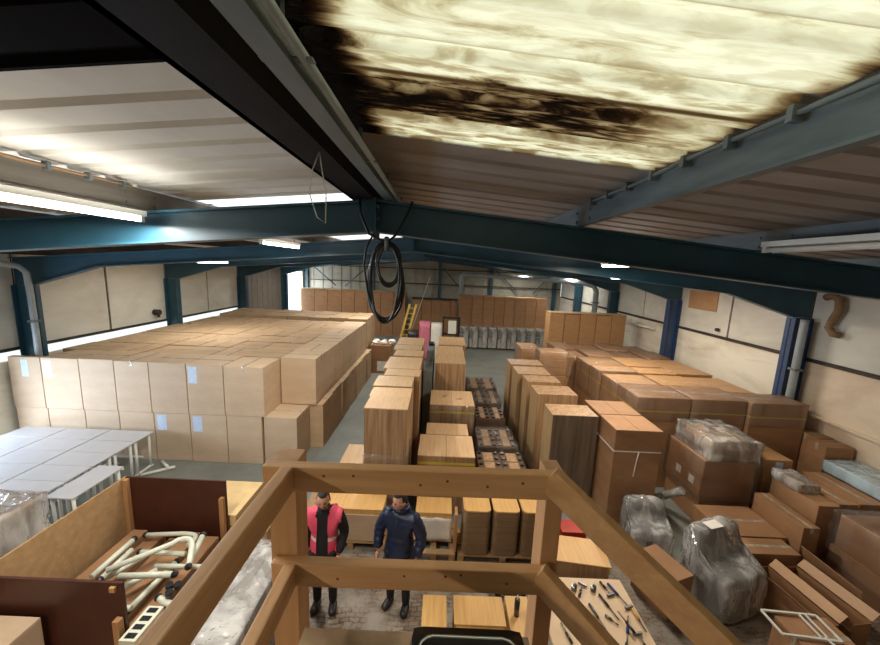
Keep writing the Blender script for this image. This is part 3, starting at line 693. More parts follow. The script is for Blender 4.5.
wstack('tall oak panel stack in the right central row, middle', -.1, .72, 9.97, 11.0, 1.88, False, 'right central row of oak panel stacks')
wstack('tall oak panel stack in the right central row, farthest', -.03, .84, 11.1, 12.4, 1.9, False, 'right central row of oak panel stacks')
wstack('film-wrapped double panel stack with a yellow strap in the right central row', -.16, .84, 7.56, 8.49, 1.3, .99, None, 2, 1.12)
wstack('low single oak panel box between the two strapped double stacks', -.2, .66, 6.73, 7.25, 1.0)
wstack('double oak panel stack with a yellow strap just behind the railing', -.3, .7, 5.72, 6.5, 1.1, False, None, 2, .96)
wstack('low pale oak stack on the floor left of the central row', -1.86, -1.40, 6.35, 7.1, .5)
b = B(); bx(b, -.38, -.16, 8.6, 11.9, 0, 1.75, .004); one('grey_panel', b, GREYB, 'grey boards standing between the two central rows of stacks', 'boards')
b = B(); bx(b, -.36, -.2, 11.5, 11.85, 1.751, 1.82, .01); one('dark_box', b, BLACK, 'small black box on top of the grey boards between the stacks', 'box')

# --- trays with black feet
def pad(bm, x, y, z): t = bmesh.new(); bmesh.ops.create_cone(t, cap_ends=True, segments=10, radius1=.038, radius2=.032, depth=.03); bmesh.ops.translate(t, verts=t.verts, vec=(x, y, z+.0165)); merge(bm, t)
TRAYM = mat('dark_brown_tray', (104,80,60), (84,64,48), .6)
def traystack(label, x0, x1, y0, y1, z, ny, wrap):
    t = thing('tray_stack', label, 'stack', ((x0+x1)/2, (y0+y1)/2, 0), 'stacks of trays with black pads')
    b = B()
    for k in range(6): bx(b, x0, x1, y0, y1, k*(z-.02)/6, (k+1)*(z-.02)/6-.008, .006)
    mk('tray_body', b, TRAYM, t)
    xm = (x0+x1)/2
    for (a, c) in ((x0+.01, xm-.02), (xm+.02, x1-.01)):
        b = B(); bx(b, a, c, y0+.01, y1-.01, z-.027, z-.008, .003); o = mk('tray_top', b, TRAYM, t)
        b = B(); bx(b, a+.11, c-.11, y0+.05, (y0+y1)/2-.015, z-.0075, z, .003); bx(b, a+.11, c-.11, (y0+y1)/2+.015, y1-.05, z-.0075, z, .003); mk('inset_panel', b, OAKF, o)
        for i in range(ny):
            yy = y0+.07+i*(y1-y0-.14)/(ny-1)
            for xx in (a+.05, c-.05):
                b = B(); pad(b, xx, yy, z-.008); mk('pad', b, BLACK, o)
    if wrap: mk('shrink_wrap', wrapbox(x0, x1, y0, y1, .02, z+.03, .012), WRAP, t)
traystack('open trays with rows of black pads, nearest the railing', .80, 1.68, 5.78, 6.5, .80, 4, False)
traystack('film-wrapped trays with black pads, second from the railing', .88, 1.66, 6.7, 7.50, .80, 4, True)
traystack('trays with black pads, third from the railing', .95, 1.66, 8.05, 8.8, .80, 4, False)
traystack('film-wrapped trays with black pads, fourth from the railing', 1.0, 1.72, 9.05, 10.0, .80, 3, True)
traystack('trays with black pads, farthest from the railing', .9, 1.76, 10.2, 11.15, .80, 3, True)

# --- stacks of rounded boards on the floor right of the people
def roundstack(label, x0, x1, y0, y1, z0, z1, n=26):
    t = thing('rounded_board_stack', label, 'stack', ((x0+x1)/2, (y0+y1)/2, z0), 'stacks of rounded-corner boards')
    def outline(a, c, e, f, r=.07):
        pts = []
        for cx_, cy_, s in ((c-r, e+r, -PI/2), (c-r, f-r, 0), (a+r, f-r, PI/2), (a+r, e+r, PI)):
            for k in range(5): pts.append((cx_+r*math.cos(s+k*PI/8), cy_+r*math.sin(s+k*PI/8)))
        return pts
    b = B(); h = (z1-.02-z0)/n; rr = random.Random(int(x0*57))
    for k in range(n):
        j = rr.uniform(-.005, .005); prism(b, outline(x0+j, x1+j, y0+j, y1+j), 'z', z0+k*h, z0+(k+1)*h-.002)
    mk('boards', b, EDGE, t); b = B(); prism(b, outline(x0, x1, y0, y1), 'z', z1-.019, z1); mk('top_board', b, OAKT, t)
def pallet(label, x0, x1, y0, y1, z0=0, h=.13):
    t = thing('pallet', label, 'pallet', ((x0+x1)/2, (y0+y1)/2, z0), 'wooden pallets')
    n = max(3, int((y1-y0)/.16))
    for k in range(n):
        yy = y0+k*(y1-y0-.1)/(n-1); b = B(); bx(b, x0, x1, yy, yy+.1, z0+h-.022, z0+h, .003); mk('board', b, PLY, t)
    for f in (0, .5, 1):
        xx = x0+f*(x1-x0-.09); b = B(); bx(b, xx, xx+.09, y0, y1, z0, z0+h-.023, .003); mk('runner', b, PLY, t)
pallet('low wooden pallet under the three rounded board stacks', .40, 1.75, 4.66, 5.2)
roundstack('stack of rounded golden boards, left one of three beside the people', .46, .86, 4.66, 5.12, .132, .86)
roundstack('stack of rounded golden boards, middle one of three', .90, 1.29, 4.67, 5.12, .132, .86)
roundstack('stack of rounded golden boards, right one of three, partly behind the post', 1.33, 1.72, 4.68, 5.12, .132, .86)
pallet('wooden pallet under the boards behind the man in the navy jacket', -.30, .36, 4.66, 5.3)
layered_stack('stack of golden boards on a pallet behind the navy jacket', -.26, .30, 4.9, 5.28, .132, .62, 8, OAKT, 'board_stack', 'boards', None, False, .004)
b = B(); n = 10
for i in range(n):
    for j in range(6):
        pass
g = [[b.verts.new((-.24+.54*i/n, 4.88-.004*math.sin(i*2)-(.012 if j < 6 else 0)+.0, .56-.40*j/6+.01*math.sin(i*1.3+j))) for j in range(7)] for i in range(n+1)]
for i in range(n):
    for j in range(6): f = b.faces.new((g[i][j], g[i+1][j], g[i+1][j+1], g[i][j+1])); f.smooth = True
ex = bmesh.ops.extrude_face_region(b, geom=b.faces[:]); bmesh.ops.translate(b, verts=[v for v in ex['geom'] if isinstance(v, bmesh.types.BMVert)], vec=(0, -.006, 0))
one('paper_sheet', b, PAPER, 'crumpled white paper sheet hanging on the board stack behind the navy jacket', 'paper')
b = B(); bx(b, .335, .375, 4.7, 4.9, .134, .75, .004); one('plank', b, PINEZ, 'short upright plank beside the white paper and the rounded boards', 'plank')
pallet('wooden pallet under the wide golden boards behind the two people', -1.78, -.72, 4.82, 5.27)
layered_stack('wide stack of golden boards on a pallet behind the two people', -1.74, -.76, 4.86, 5.24, .132, .66, 3, OAKT, 'board_stack', 'boards', None, False, .005)
b = B(); bx(b, -1.72, -.78, 4.835, 4.855, .14, .58, .003); one('hardboard_sheet', b, CARDW, 'brown sheet leaning on the front of the wide board stack', 'panel')
b = B(); bx(b, -1.98, -1.81, 4.9, 5.5, 0, .62, .006); one('upright_boards', b, OAKF, 'narrow upright boards left of the man in the pink vest', 'boards')

# ------------------------------------------------------------------ desks on the left
def make_desk():
    t = thing('desk', '', 'desk')
    wd, dp, h = .86, .42, .75
    b = B(); bx(b, -wd/2, wd/2, -dp/2, dp/2, h-.022, h, .004); mk('desktop', b, DESK, t)
    for sx in (-1, 1):
        for sy in (-1, 1):
            b = B(); tube(b, [(sx*.36, sy*.16, .01), (sx*.37, sy*.16, h-.024)], .022, 8); mk('leg', b, WHITEM, t)
        b = B(); bar(b, (sx*.36, -.2, .02), (sx*.36, .2, .02), .045, .03); mk('foot_bar', b, WHITEM, t)
    b = B(); bar(b, (-.35, 0, .3), (.35, 0, .3), .03, .03); mk('stretcher', b, WHITEM, t)
    return t
desk0 = make_desk(); first = True
dcols = [-6.28, -7.18, -8.07, -8.55]; drows = [6.60, 6.16, 5.73, 5.30, 4.87]
for c in range(3):
    for r in range(5):
        if c == 2 and r == 4: continue
        d = desk0 if first else copy_tree(desk0); first = False
        d.location = (dcols[c], drows[r], 0)
        d['label'] = 'pale grey desk before the left cartons, %s column from right, %s row from cartons' % (ORD[c], ORD[r]); d['group'] = 'pale desks pushed together'
d = copy_tree(desk0); d.location = (-5.55, 5.13, 0); d.rotation_euler = (0, 0, PI/2); d['label'] = 'single pale desk turned lengthwise at the right edge of the desk block'; d['group'] = 'pale desks pushed together'
b = B(); tube(b, [(-5.82,6.40,.035),(-5.38,6.72,.035)], .03, 8); tube(b, [(-5.80,6.9,.035),(-5.46,6.62,.095)], .028, 8); one('desk_rails', b, WHITEM, 'white rails lying on the floor beside the desks', 'rails')

# wrapped furniture on the far left
t = thing('wrapped_pallet', 'film-wrapped load of flat furniture at the left edge, before the desks', 'wrapped load', (-5.9, 4.3, 0))
for k in range(5):
    b = B(); bx(b, -6.5, -5.5+.04*(k % 2), 3.5, 4.42-.05*(k % 2), .1+k*.17, .1+k*.17+.155, .01); mk('packed_panel', b, CARDR if k == 4 else CARDD, t)
b = B(); bx(b, -6.5, -5.5, 3.5, 4.4, 0, .098, .004); mk('base', b, PLY, t)
b = B(); bx(b, -6.3, -6.26, 4.2, 4.3, .95, 1.3, .004); mk('corner_post', b, CARDW, t)
mk('shrink_wrap', wrapbox(-6.52, -5.48, 3.48, 4.44, .02, .98, .02, 14, .035), WRAPG, t)

# ------------------------------------------------------------------ crate of cream frames
t = thing('wooden_crate', 'open crate of chipboard and dark maroon ply with cream frames inside', 'crate', (-3.4, 3.5, 0))
bev = .002
b = B(); bx(b, -4.11, -4.09, 1.6, 4.28, .2, 1.44, bev); mk('side_panel', b, PLY, t)
b = B(); bx(b, -4.089, -2.76, 4.26, 4.28, .2, 1.44, bev); mk('end_panel', b, PLYD, t)
b = B(); bx(b, -4.089, -2.76, 2.735, 2.76, .2, 1.44, bev); mk('divider_panel', b, PLYD, t)
b = B(); bx(b, -4.089, -2.27, 2.77, 4.25, .2, .23, bev); mk('floor_panel', b, PLY, t)
for (x, y, z) in ((-4.055, 4.225, 1.43), (-2.80, 4.225, 1.22), (-2.80, 2.70, 1.1), (-4.055, 1.64, 1.0)):
    b = B(); bx(b, x-.028, x+.028, y-.028, y+.028, .2, z, .003); mk('corner_batten', b, PINEZ, t)
b = B(); bx(b, -4.10, -2.25, 1.6, 4.26, 0, .198, .004); mk('skid', b, PLY, t)
b = B(); bx(b, -2.86, -2.81, 2.71, 2.734, 1.36, 1.41, .004); mk('wood_block', b, PINE, t)
carton('plain tan carton standing in the near compartment of the crate', -4.06, -3.46, 1.9, 2.68, .2, .92, CARDW, None, tape=False)
# cream tubular frames
def cframe(label, pts, r, z, tips, grp='cream tubular furniture frames in the crate', flat=False):
    pts = [tuple(p) for p in pts]
    t = thing('chair_frame', label, 'frame', pts[0], grp)
    b = B(); tube(b, pts, r, 10); mk('tube', b, CREAMM, t)
    for k in tips:
        p = Vector(pts[k]); b = B(); tt = bmesh.new(); bmesh.ops.create_icosphere(tt, subdivisions=2, radius=r*1.25); bmesh.ops.translate(tt, verts=tt.verts, vec=p); merge(b, tt); mk('foot_cap', b, BLACK, t)
    return t
def arc(p0, p1, p2, n=6):
    p0, p1, p2 = map(Vector, (p0, p1, p2)); return [((1-s)**2*p0+2*s*(1-s)*p1+s*s*p2) for s in [i/n for i in range(n+1)]]
Z = 1.0
T = .030
cframe('cream tube lying lengthwise beside the chipboard side', [(-3.62,3.27,.93),(-3.60,3.78,.95)], T, Z, (1,))
cframe('cream tube just right of the one at the chipboard side', [(-3.50,3.24,.93),(-3.49,3.62,.95)], T, Z, (0,))
cframe('straight cream tube across the far part of the crate', [(-3.40,3.62,.93),(-2.86,3.62,.93)], T*.9, Z, (0,))
cframe('bent cream tube rising diagonally and turning down at its far right bend', [(-3.40,3.22,1.07),(-3.0,3.60,1.07)]+arc((-2.97,3.66,1.07),(-2.84,3.74,1.07),(-2.75,3.58,1.07))+[(-2.66,3.42,1.05),(-2.62,3.34,1.04)], T, Z, (-1,))
cframe('straight cream tube across the middle, ending at the black castor caps', [(-3.22,3.17,1.06),(-2.68,3.22,1.06)], T, Z, (-1,))
cframe('short cream bar at the far right, leaning to the maroon end', [(-2.80,3.84,1.0),(-2.715,3.44,.93)], T*1.1, Z, (0,))
cframe('cream tube lying low across the far part, under the bent one', [(-3.1,3.47,.90),(-2.50,3.49,.90)], T*.85, Z, ())
cframe('flat cream bar lying diagonally near the middle', [(-3.26,3.10,.92),(-3.04,3.42,.90)], T, Z, ())
cframe('cream tube at the near side beside the vented tray', [(-3.16,2.9,.97),(-2.88,2.92,.97)], T*.85, Z, ())
cframe('curved cream tube at the near right of the castor caps', [(-2.72,3.05,.96)]+arc((-2.66,3.02,.96),(-2.50,2.95,.96),(-2.41,3.02,.96)), T, Z, (0,))
cframe('cream edge bar along the open right side of the crate', [(-2.44,3.66,.93),(-2.42,3.12,.93)], T*.7, Z, ())
cframe('cream tube under the others, from the near left to the far middle', [(-3.70,3.05,.84),(-3.35,3.72,.84)], T, .8, (1,))
cframe('cream tube low in the middle, parallel to the chipboard side', [(-3.0,3.0,.84),(-2.96,3.60,.84)], T, .8, (0,1))
cframe('looped cream frame lying low at the far end', [(-3.66,4.0,.82)]+arc((-3.2,4.05,.82),(-3.0,4.06,.82),(-3.0,3.95,.82))+[(-3.02,3.86,.82)], T*.9, .8, (0,))
for x, y, l_ in ((-2.58,3.13,'middle one'),(-2.50,3.21,'farthest one'),(-2.66,3.12,'leftmost one'),(-2.60,3.04,'nearest one')):
    b = B(); tube(b, [(x, y, .995), (x+.005, y-.005, 1.05)], .035, 14); one('castor_cap', b, BLACK, 'round black castor cap where the cream tubes cross, '+l_+' of the four', 'cap', 'castor caps in the crate')
t = thing('vented_tray', 'white metal tray with rectangular slots at the near end of the crate', 'tray', (-2.8, 2.9, .85))
pA, pB = Vector((-2.86,2.60,.93)), Vector((-2.70,2.93,.93)); pA = Vector((-2.66,2.62,.93)); pB = Vector((-2.66,2.95,.93))
b = B(); bar(b, pA, pB, .15, .09); mk('tray_body', b, CREAMM, t); d_ = (pB-pA).normalized()
for k in range(4):
    f = .14+.24*k; b = B(); c_ = pA.lerp(pB, f); bar(b, c_-d_*.024+Vector((0,0,.047)), c_+d_*.024+Vector((0,0,.047)), .09, .003, bev=0); mk('slot', b, BLACK, t)
b = B()
for k in range(7): bx(b, -3.95+k*.235, -3.76+k*.235, 2.8, 4.15, .235, .76-.05*(k%3), .004)
one('timber_offcuts', b, CARDD, 'brown timber offcuts filling the crate below the cream tubes', 'offcuts')['kind'] = 'stuff'
b = B(); bx(b, -2.62, -2.44, 2.55, 2.98, .866, .89, .004); one('loose_batten', b, PINEY, 'loose tan batten along the right side of the crate', 'batten')
# stacked sheets next to the crate
SHEETY = mat('yellowish_ply', (222,190,136), (206,172,118), .6, (6,6,2))
b0 = thing('sheet_stack', 'stack of yellowish plywood sheets right of the crate', 'sheets', (-3.1, 4.6, 0))
for k in range(6):
    b = B(); j = .02*(k % 2); bx(b, -3.95+j, -2.70+j, 4.30+(k % 3)*.008, 5.07, .15*k, .15*k+.148, .003); mk('sheet', b, PLY if k < 5 else SHEETY, b0)
for k in range(3):
    b = B(); bx(b, -2.30, -2.26, 4.30, 5.0, .1+.2*k, .28+.2*k, .004); mk('edge_board', b, PLY, b0)
b = B(); bar(b, (-2.52,5.25,.0), (-2.45,5.25,1.0), .16, .06, upv=(0,1,0)); one('foam_strip', b, PAPER, 'white foam strip standing behind the left railing post', 'foam')
# wrapped stack below the left railing
t = thing('panel_bundle', 'film-wrapped stack of pale edged panels below the left railing', 'wrapped load', (-1.8, 3.1, 0))
b = B()
for k in range(7): bx(b, -2.06+k*.062, -2.004+k*.062, 2.2, 3.58, .05, 1.12+.01*(k % 2), .003)
mk('panels', b, OAKG, t)
b = B(); bx(b, -2.075, -2.062, 2.2, 3.59, .05, 1.15, .002); mk('edge_strip', b, EDGEP, t)
b = B(); bx(b, -2.1, -1.62, 2.2, 3.6, 0, .048, .004); mk('base', b, PLY, t)
mk('shrink_wrap', wrapbox(-2.08, -1.62, 2.18, 3.60, .03, 1.16, .008, 14, .010), WRAPG, t)

# ------------------------------------------------------------------ loose things on the right
G3 = 'loose cartons in the near right corner'
# wrapped stack of cartons
t = thing('wrapped_carton_stack', 'crumpled film-wrapped stack of brown cartons with a yellow wood top', 'stack', (5.6, 6.7, 0))
Ls = [(4.72,5.62,5.74,6.66,0,.50),(4.70,5.62,5.74,6.66,.505,.88),(4.70,5.6,5.72,6.66,.885,1.22),(4.80,5.58,5.76,6.6,1.225,1.42)]
for k, (a, c, e, f, z0, z1) in enumerate(Ls):
    b = B(); bx(b, a, c, e, f, z0, z1, .012); mk('box_body', b, CARDD, t)
b = B(); bx(b, 4.88, 5.52, 5.84, 6.54, 1.425, 1.56, .004); mk('top_boards', b, OAKT, t)
for y_ in (5.9, 6.25):
    b = B(); bx(b, 4.693, 4.699, y_, y_+.13, .66, .8); mk('shipping_label', b, PAPER, t)
mk('shrink_wrap', wrapbox(4.69, 5.63, 5.72, 6.67, .45, 1.24, .012, 14, .02), WRAP, t)
o = mk('shrink_wrap', wrapbox(4.80, 5.58, 5.75, 6.6, 1.22, 1.56, .012, 16, .05), WRAPG, t)
carton('long flat carton with a white label at its end, beside the wrapped carton stack', 5.92, 6.40, 5.88, 6.58, .0, 1.2, CARDR, G3, tape=False, lab=(0, 1.1, .14, .12))
carton('long narrow carton in the middle of the corner, before the wrapped stack', 5.45, 5.70, 4.68, 5.52, 0, .80, CARDD, G3, seam='y')
carton('low wide carton left of the long narrow one', 4.48, 5.43, 4.84, 5.56, 0, .5, CARDD, G3, seam='x')
carton('low small carton in front of the low wide one', 4.50, 5.30, 4.50, 4.82, 0, .5, CARDD, G3, seam='x')
# film-topped long carton
carton('long carton with crumpled film over its open top', 5.88, 6.22, 4.92, 5.70, 0, 1.0, CARDD, G3, tape=False)
b = wrapbox(5.9, 6.18, 5.25, 5.68, 1.005, 1.12, .0, 12, .05); one('crumpled_film', b, WRAPG, 'crumpled clear film heaped on the long open carton', 'film')
b = B(); bx(b, 5.98, 6.12, 5.35, 5.6, 1.002, 1.06, .01); one('foam_block', b, CARDR, 'tan block lying under the crumpled film', 'block')
carton('flat long carton behind the film-topped one', 6.26, 6.56, 4.98, 5.80, 0, 1.0, CARDD, G3, seam='y')
carton('flat long carton nearest the blue film', 6.60, 7.02, 5.0, 5.9, 0, 1.0, CARDD, G3, seam='y')
# cartons near the wall
t1 = carton('square carton against the right wall, left of the blue film', 7.38, 7.74, 6.46, 6.90, 0, 1.38, CARDD, G3)
carton('square carton against the right wall, in front of another square one', 7.18, 7.72, 6.10, 6.44, 0, 1.38, CARDD, G3)
tb = carton('broad carton under pale blue film at the right edge', 7.14, 7.68, 5.1, 5.99, 0, 1.15, CARDD, G3)
b = wrapbox(7.11, 7.71, 5.05, 6.02, .98, 1.16, .01, 16, .022); mk('blue_film', b, WRAPB, tb)
# big wrapped double stack at the right edge
t = thing('wrapped_carton_pair', 'tall film-wrapped pair of brown cartons cut off by the right edge', 'stack', (6.3, 4.3, 0))
for z0, z1, j in ((0,.5,0),(.505,1.0,.03)):
    b = B(); bx(b, 6.0+j, 6.95, 3.75, 4.78-j, z0, z1, .012); mk('box_body', b, CARDD, t)
mk('shrink_wrap', wrapbox(6.0, 6.96, 3.74, 4.79, .03, 1.02, .012, 14, .02), WRAP, t)
# open carton with flaps
def open_carton(label, p0, p1, wd, h, lean=0):
    t = thing('open_carton', label, 'box', p0, G3); p0, p1 = Vector(p0), Vector(p1); d = (p1-p0).normalized(); s = d.cross(Vector((0,0,1))).normalized(); th = .006
    for q, nm_ in ((0, 'side_wall'), (wd, 'side_wall')):
        b = B(); a = p0+s*q+Vector((0,0,h/2)); bar(b, a, p1+s*q+Vector((0,0,h/2)), th, h, bev=.001); mk(nm_, b, CARDD, t)
    for e in (p0, p1):
        b = B(); bar(b, e+s*th+Vector((0,0,h/2)), e+s*(wd-th)+Vector((0,0,h/2)), th, h, bev=.001); mk('end_wall', b, INCARD, t)
    b = B(); bar(b, p0+s*wd/2+Vector((0,0,.01)), p1+s*wd/2+Vector((0,0,.01)), wd-.02, .006, bev=0); mk('base', b, INCARD, t)
    b = B(); a = p0+Vector((0,0,h+.004))-s*.05+Vector((0,0,.06)); c = p1+Vector((0,0,h+.004))-s*.05+Vector((0,0,.06)); bar(b, a, c, .006, .13, bev=.001, upv=(-s*.7+Vector((0,0,.7)))); mk('flap', b, CARDR, t)
    b = B(); a = p0+s*(wd+.04)+Vector((0,0,h+.05)); c = p1+s*(wd+.04)+Vector((0,0,h+.05)); bar(b, a, c, .006, .12, bev=.001, upv=(s*.7+Vector((0,0,.7)))); mk('flap', b, CARDD, t)
open_carton('long open carton with raised flaps, nearest the white frame', (4.72, 4.38, 0), (4.80, 3.56, 0), .22, .42)
open_carton('long open carton with raised flaps, next to the wrapped pair at the right edge', (5.16, 4.42, 0), (5.26, 3.62, 0), .26, .40)
for k, (x, y0, y1, a) in enumerate(((5.78, 3.85, 4.6, -.35),)):
    b = B(); bx(b, x-.2, x-.192, y0, y1, .0, .62, .001, rot=(a, 'Y', (x-.2, y0, 0))); one('leaning_cardboard', b, CARDD, 'flattened cardboard leaning against the wrapped pair', 'cardboard')
# white metal frame
t = thing('wire_stand', 'white rectangular metal frame lying on a low carton in the near right corner', 'metal frame', (4.1, 3.35, .6))
carton('low brown carton under the white metal frame', 3.95, 4.55, 3.02, 3.50, 0, .585, CARDD, G3)
q = [(3.83,3.53),(4.42,3.49),(4.40,3.20),(3.82,3.26)]
for k in range(4):
    b = B(); a, c = q[k], q[(k+1) % 4]; bar(b, (a[0], a[1], .61), (c[0], c[1], .61), .022, .022); mk('frame_bar', b, WHITEM, t)
for f in (.68, .8):
    b = B(); bar(b, (3.83+.59*f, 3.50, .611), (3.82+.58*f, 3.24, .611), .018, .018); mk('cross_bar', b, WHITEM, t)
b = B(); bar(b, (4.25,3.24,.62), (4.3,3.08,.60), .03, .012); mk('bracket', b, WHITEM, t)
# film-wrapped armchairs
def blob(pts, rad, seg=2):
    pass
def skin(name, verts, edges, radii, sub=2, root=0, smooth=True):
    me = bpy.data.meshes.new(name); me.from_pydata([Vector(v) for v in verts], edges, []); ob = bpy.data.objects.new(name, me); C.objects.link(ob)
    md = ob.modifiers.new('skin', 'SKIN'); md.use_smooth_shade = True; md.branch_smoothing = .3
    sv = me.skin_vertices[0].data
    for i, r in enumerate(radii):
        sv[i].radius = r if isinstance(r, tuple) else (r, r)
    sv[root].use_root = True
    sb = ob.modifiers.new('sub', 'SUBSURF'); sb.levels = sub; sb.render_levels = sub
    dg = bpy.context.evaluated_depsgraph_get(); dg.update(); me2 = bpy.data.meshes.new_from_object(ob.evaluated_get(dg))
    bm = bmesh.new(); bm.from_mesh(me2); bpy.data.objects.remove(ob); bpy.data.meshes.remove(me); bpy.data.meshes.remove(me2)
    for f in bm.faces: f.smooth = smooth; f.material_index = 0
    return bm
def wrapped_chair(label, loc, ang, m, s=1.0, tilt=0, paper=False):
    t = thing('wrapped_armchair', label, 'armchair', (0,0,0), 'film-wrapped armchairs')
    b = B(); bx(b, -.29, .29, -.30, .28, .18, .45, .05); mk('seat', b, m, t)
    b = B(); bx(b, -.29, .29, .14, .30, .455, 1.02, .05, rot=(-.12, 'X', (0,.2,.45))); mk('backrest', b, m, t)
    for sx in (-1, 1):
        b = B(); bx(b, sx*.35-.055, sx*.35+.055, -.28, .26, .12, .64, .035); mk('armrest', b, m, t)
    for sx in (-1, 1):
        for sy in (-1, 1):
            b = B(); tube(b, [(sx*.27, sy*.22, 0), (sx*.27, sy*.22, .178)], .022, 8); mk('leg', b, BLACK, t)
    # film: tent over back, arms and seat
    prof = [(-.36, .05), (-.36, .50), (-.30, .66), (.02, .72), (.14, 1.08), (.30, 1.13), (.38, 1.04), (.36, .5), (.36, .05)]
    b = B(); n = 10; rows = []
    for i in range(n+1):
        u = -1+2*i/n; xx = .43*u; rows.append([])
        for j in range(len(prof)*3-2):
            k, f = divmod(j, 3); f /= 3
            p = prof[k] if f == 0 else (prof[k][0]*(1-f)+prof[k+1][0]*f, prof[k][1]*(1-f)+prof[k+1][1]*f)
            sh = 1-.10*abs(u)**4; nn = noise.noise(Vector((xx*5, p[0]*5, p[1]*5+s)))*.035
            rows[-1].append(b.verts.new((xx*(1-.12*max(0, p[1]-.6)), p[0]*sh+nn, (p[1])*(1-.04*abs(u)**3)+nn*.8)))
    for i in range(n):
        for j in range(len(rows[0])-1): f = b.faces.new((rows[i][j], rows[i+1][j], rows[i+1][j+1], rows[i][j+1])); f.smooth = True
    for rr_ in (rows[0], rows[-1]):
        m_ = len(rr_)
        for j in range(m_//2):
            a, c, d, e = rr_[j], rr_[j+1], rr_[m_-2-j], rr_[m_-1-j]
            vs_ = []
            for q_ in (a, c, d, e):
                if q_ not in vs_: vs_.append(q_)
            if len(vs_) > 2:
                try: b.faces.new(vs_).smooth = True
                except ValueError: pass
    mk('film', b, WRAPG, t)
    if paper:
        b = B(); bx(b, -.2, .05, .12, .26, 1.115, 1.122, .001, rot=(.05, 'X', (0,.2,1.0))); mk('paper_note', b, YELL if False else PAPER, t)
    t.location = loc; t.rotation_euler = (0, 0, ang); t.scale = (s, s, s)
    return t
wrapped_chair('grey armchair wrapped in clear film with a paper note on its back', (3.97, 4.24, 0), .30, mat('grey_upholstery', (120,118,118), (98,96,98), .8), .92, paper=True)
wrapped_chair('dark armchair in film behind the stair handrail, smaller of the two wrapped ones', (3.42, 5.08, 0), -.1, mat('dark_grey_upholstery', (74,72,74), (58,56,60), .8), .72)
b = B(); bx(b, 2.95, 3.35, 3.95, 4.5, 0, .55, .008, rot=(.35, 'Z', (3.15,4.2,0))); one('brown_carton', b, CARDD, 'brown carton between the two wrapped armchairs and the handrail', 'box')
# film rolls beside tall carton
b = B(); tube(b, [(4.25,6.3,.06),(4.40,5.75,.62)], .07, 12); one('film_roll', b, WRAPG, 'roll of clear film leaning by the tall strapped carton', 'film roll')

# ------------------------------------------------------------------ work table with tools
t = thing('work_table', 'pale wooden work table covered with hand tools, right of the railing post', 'table', (1.8, 3.2, 0))
b = B(); bx(b, 1.22, 2.24, 2.55, 3.66, .77, .80, .004); mk('table_top', b, mat('pale_worktop', (226,196,158), (212,178,138), .55, (3,3,3)), t)
for x in (1.28, 2.18):
    for y in (2.6, 3.6):
        b = B(); bx(b, x-.03, x+.03, y-.03, y+.03, 0, .768, .004); mk('leg', b, PINEZ, t)
def tool(label, kind, a, c, grip=TOOLB):
    t = thing(kind, label, kind.replace('_', ' '), a, 'hand tools on the work table'); a, c = Vector(a), Vector(c); m_ = a.lerp(c, .5)
    b = B(); tube(b, [a, m_], .014, 8); mk('grip', b, grip, t)
    b = B(); tube(b, [m_, c], .007, 8); mk('shaft', b, TOOLM, t)
    if kind in ('hammer', 'clamp'):
        d = (c-a).cross(Vector((0,0,1))).normalized(); b = B(); bar(b, c-d*.05, c+d*.05, .025, .022); mk('head', b, TOOLM, t)
tool('clamp with a black grip at the left of the work table', 'clamp', (1.66,3.4,.82), (1.76,3.56,.82), BLACK)
tool('blue-gripped power tool at the far right of the work table', 'hammer', (2.06,3.58,.82), (2.16,3.30,.82))
tool('screwdriver with a tan grip lying right of the middle', 'screwdriver', (2.19,3.28,.82), (2.20,3.04,.82), OAKT)
tool('long thin file lying lengthwise in the middle', 'file', (1.9,3.44,.815), (1.98,3.16,.815), BLACK)
tool('pliers with blue grips at the near right', 'pliers', (2.0,3.02,.82), (2.1,3.2,.82))
tool('small wrench between the file and the pliers', 'wrench', (1.86,3.2,.815), (1.95,3.1,.815), TOOLM)
tool('hammer lying at the near right edge', 'hammer', (2.12,2.82,.82), (2.1,3.02,.82), BLACK)
tool('dark chisel lying at the left behind the lower rail', 'chisel', (1.4,2.9,.815), (1.36,3.1,.815), BLACK)
tool('pair of grips crossing the pliers at the near right', 'pliers', (2.06,3.0,.845), (2.0,3.22,.845), BLACK)
tool('long steel ruler-like bar beside the file', 'rasp', (1.74,3.32,.815), (1.80,3.02,.815), TOOLM)
tool('black-gripped drill bit holder near the far edge', 'clamp', (1.98,3.60,.82), (2.03,3.44,.82), BLACK)
tool('short awl left of the near hammer', 'awl', (1.90,2.86,.815), (1.98,2.98,.815), BLACK)
for k, (x, y) in enumerate(((1.86,3.5),(1.64,3.50))):
    b = B(); tube(b, [(x, y, .802), (x, y, .85)], .03, 12); tube(b, [(x, y, .85), (x+.02, y, .87)], .018, 8)
    one('socket', b, TOOLM, ['small steel socket beside the clamp, right one', 'small steel socket beside the clamp, left one'][k], 'socket', 'sockets on the work table')
# veneered box with a red tray, behind the table
t = thing('veneered_cabinet', 'golden veneered cabinet lying down behind the work table', 'cabinet', (2.0, 4.2, 0))
b = B(); bx(b, 1.62, 2.3, 3.98, 4.42, 0, .68, .003, rot=(-.12,'Z',(2,4.2,0))); mk('carcass', b, OAKF, t)
b = B(); bx(b, 1.6, 2.32, 3.97, 4.43, .683, .70, .002, rot=(-.12,'Z',(2,4.2,0))); mk('top_panel', b, OAKT, t)
b = B(); bx(b, 1.88, 2.22, 4.54, 4.76, 0, .66, .01); bx(b, 1.86, 2.26, 4.52, 4.78, .66, .70, .008); one('red_crate', b, REDP, 'red plastic crate behind the golden cabinet', 'crate')
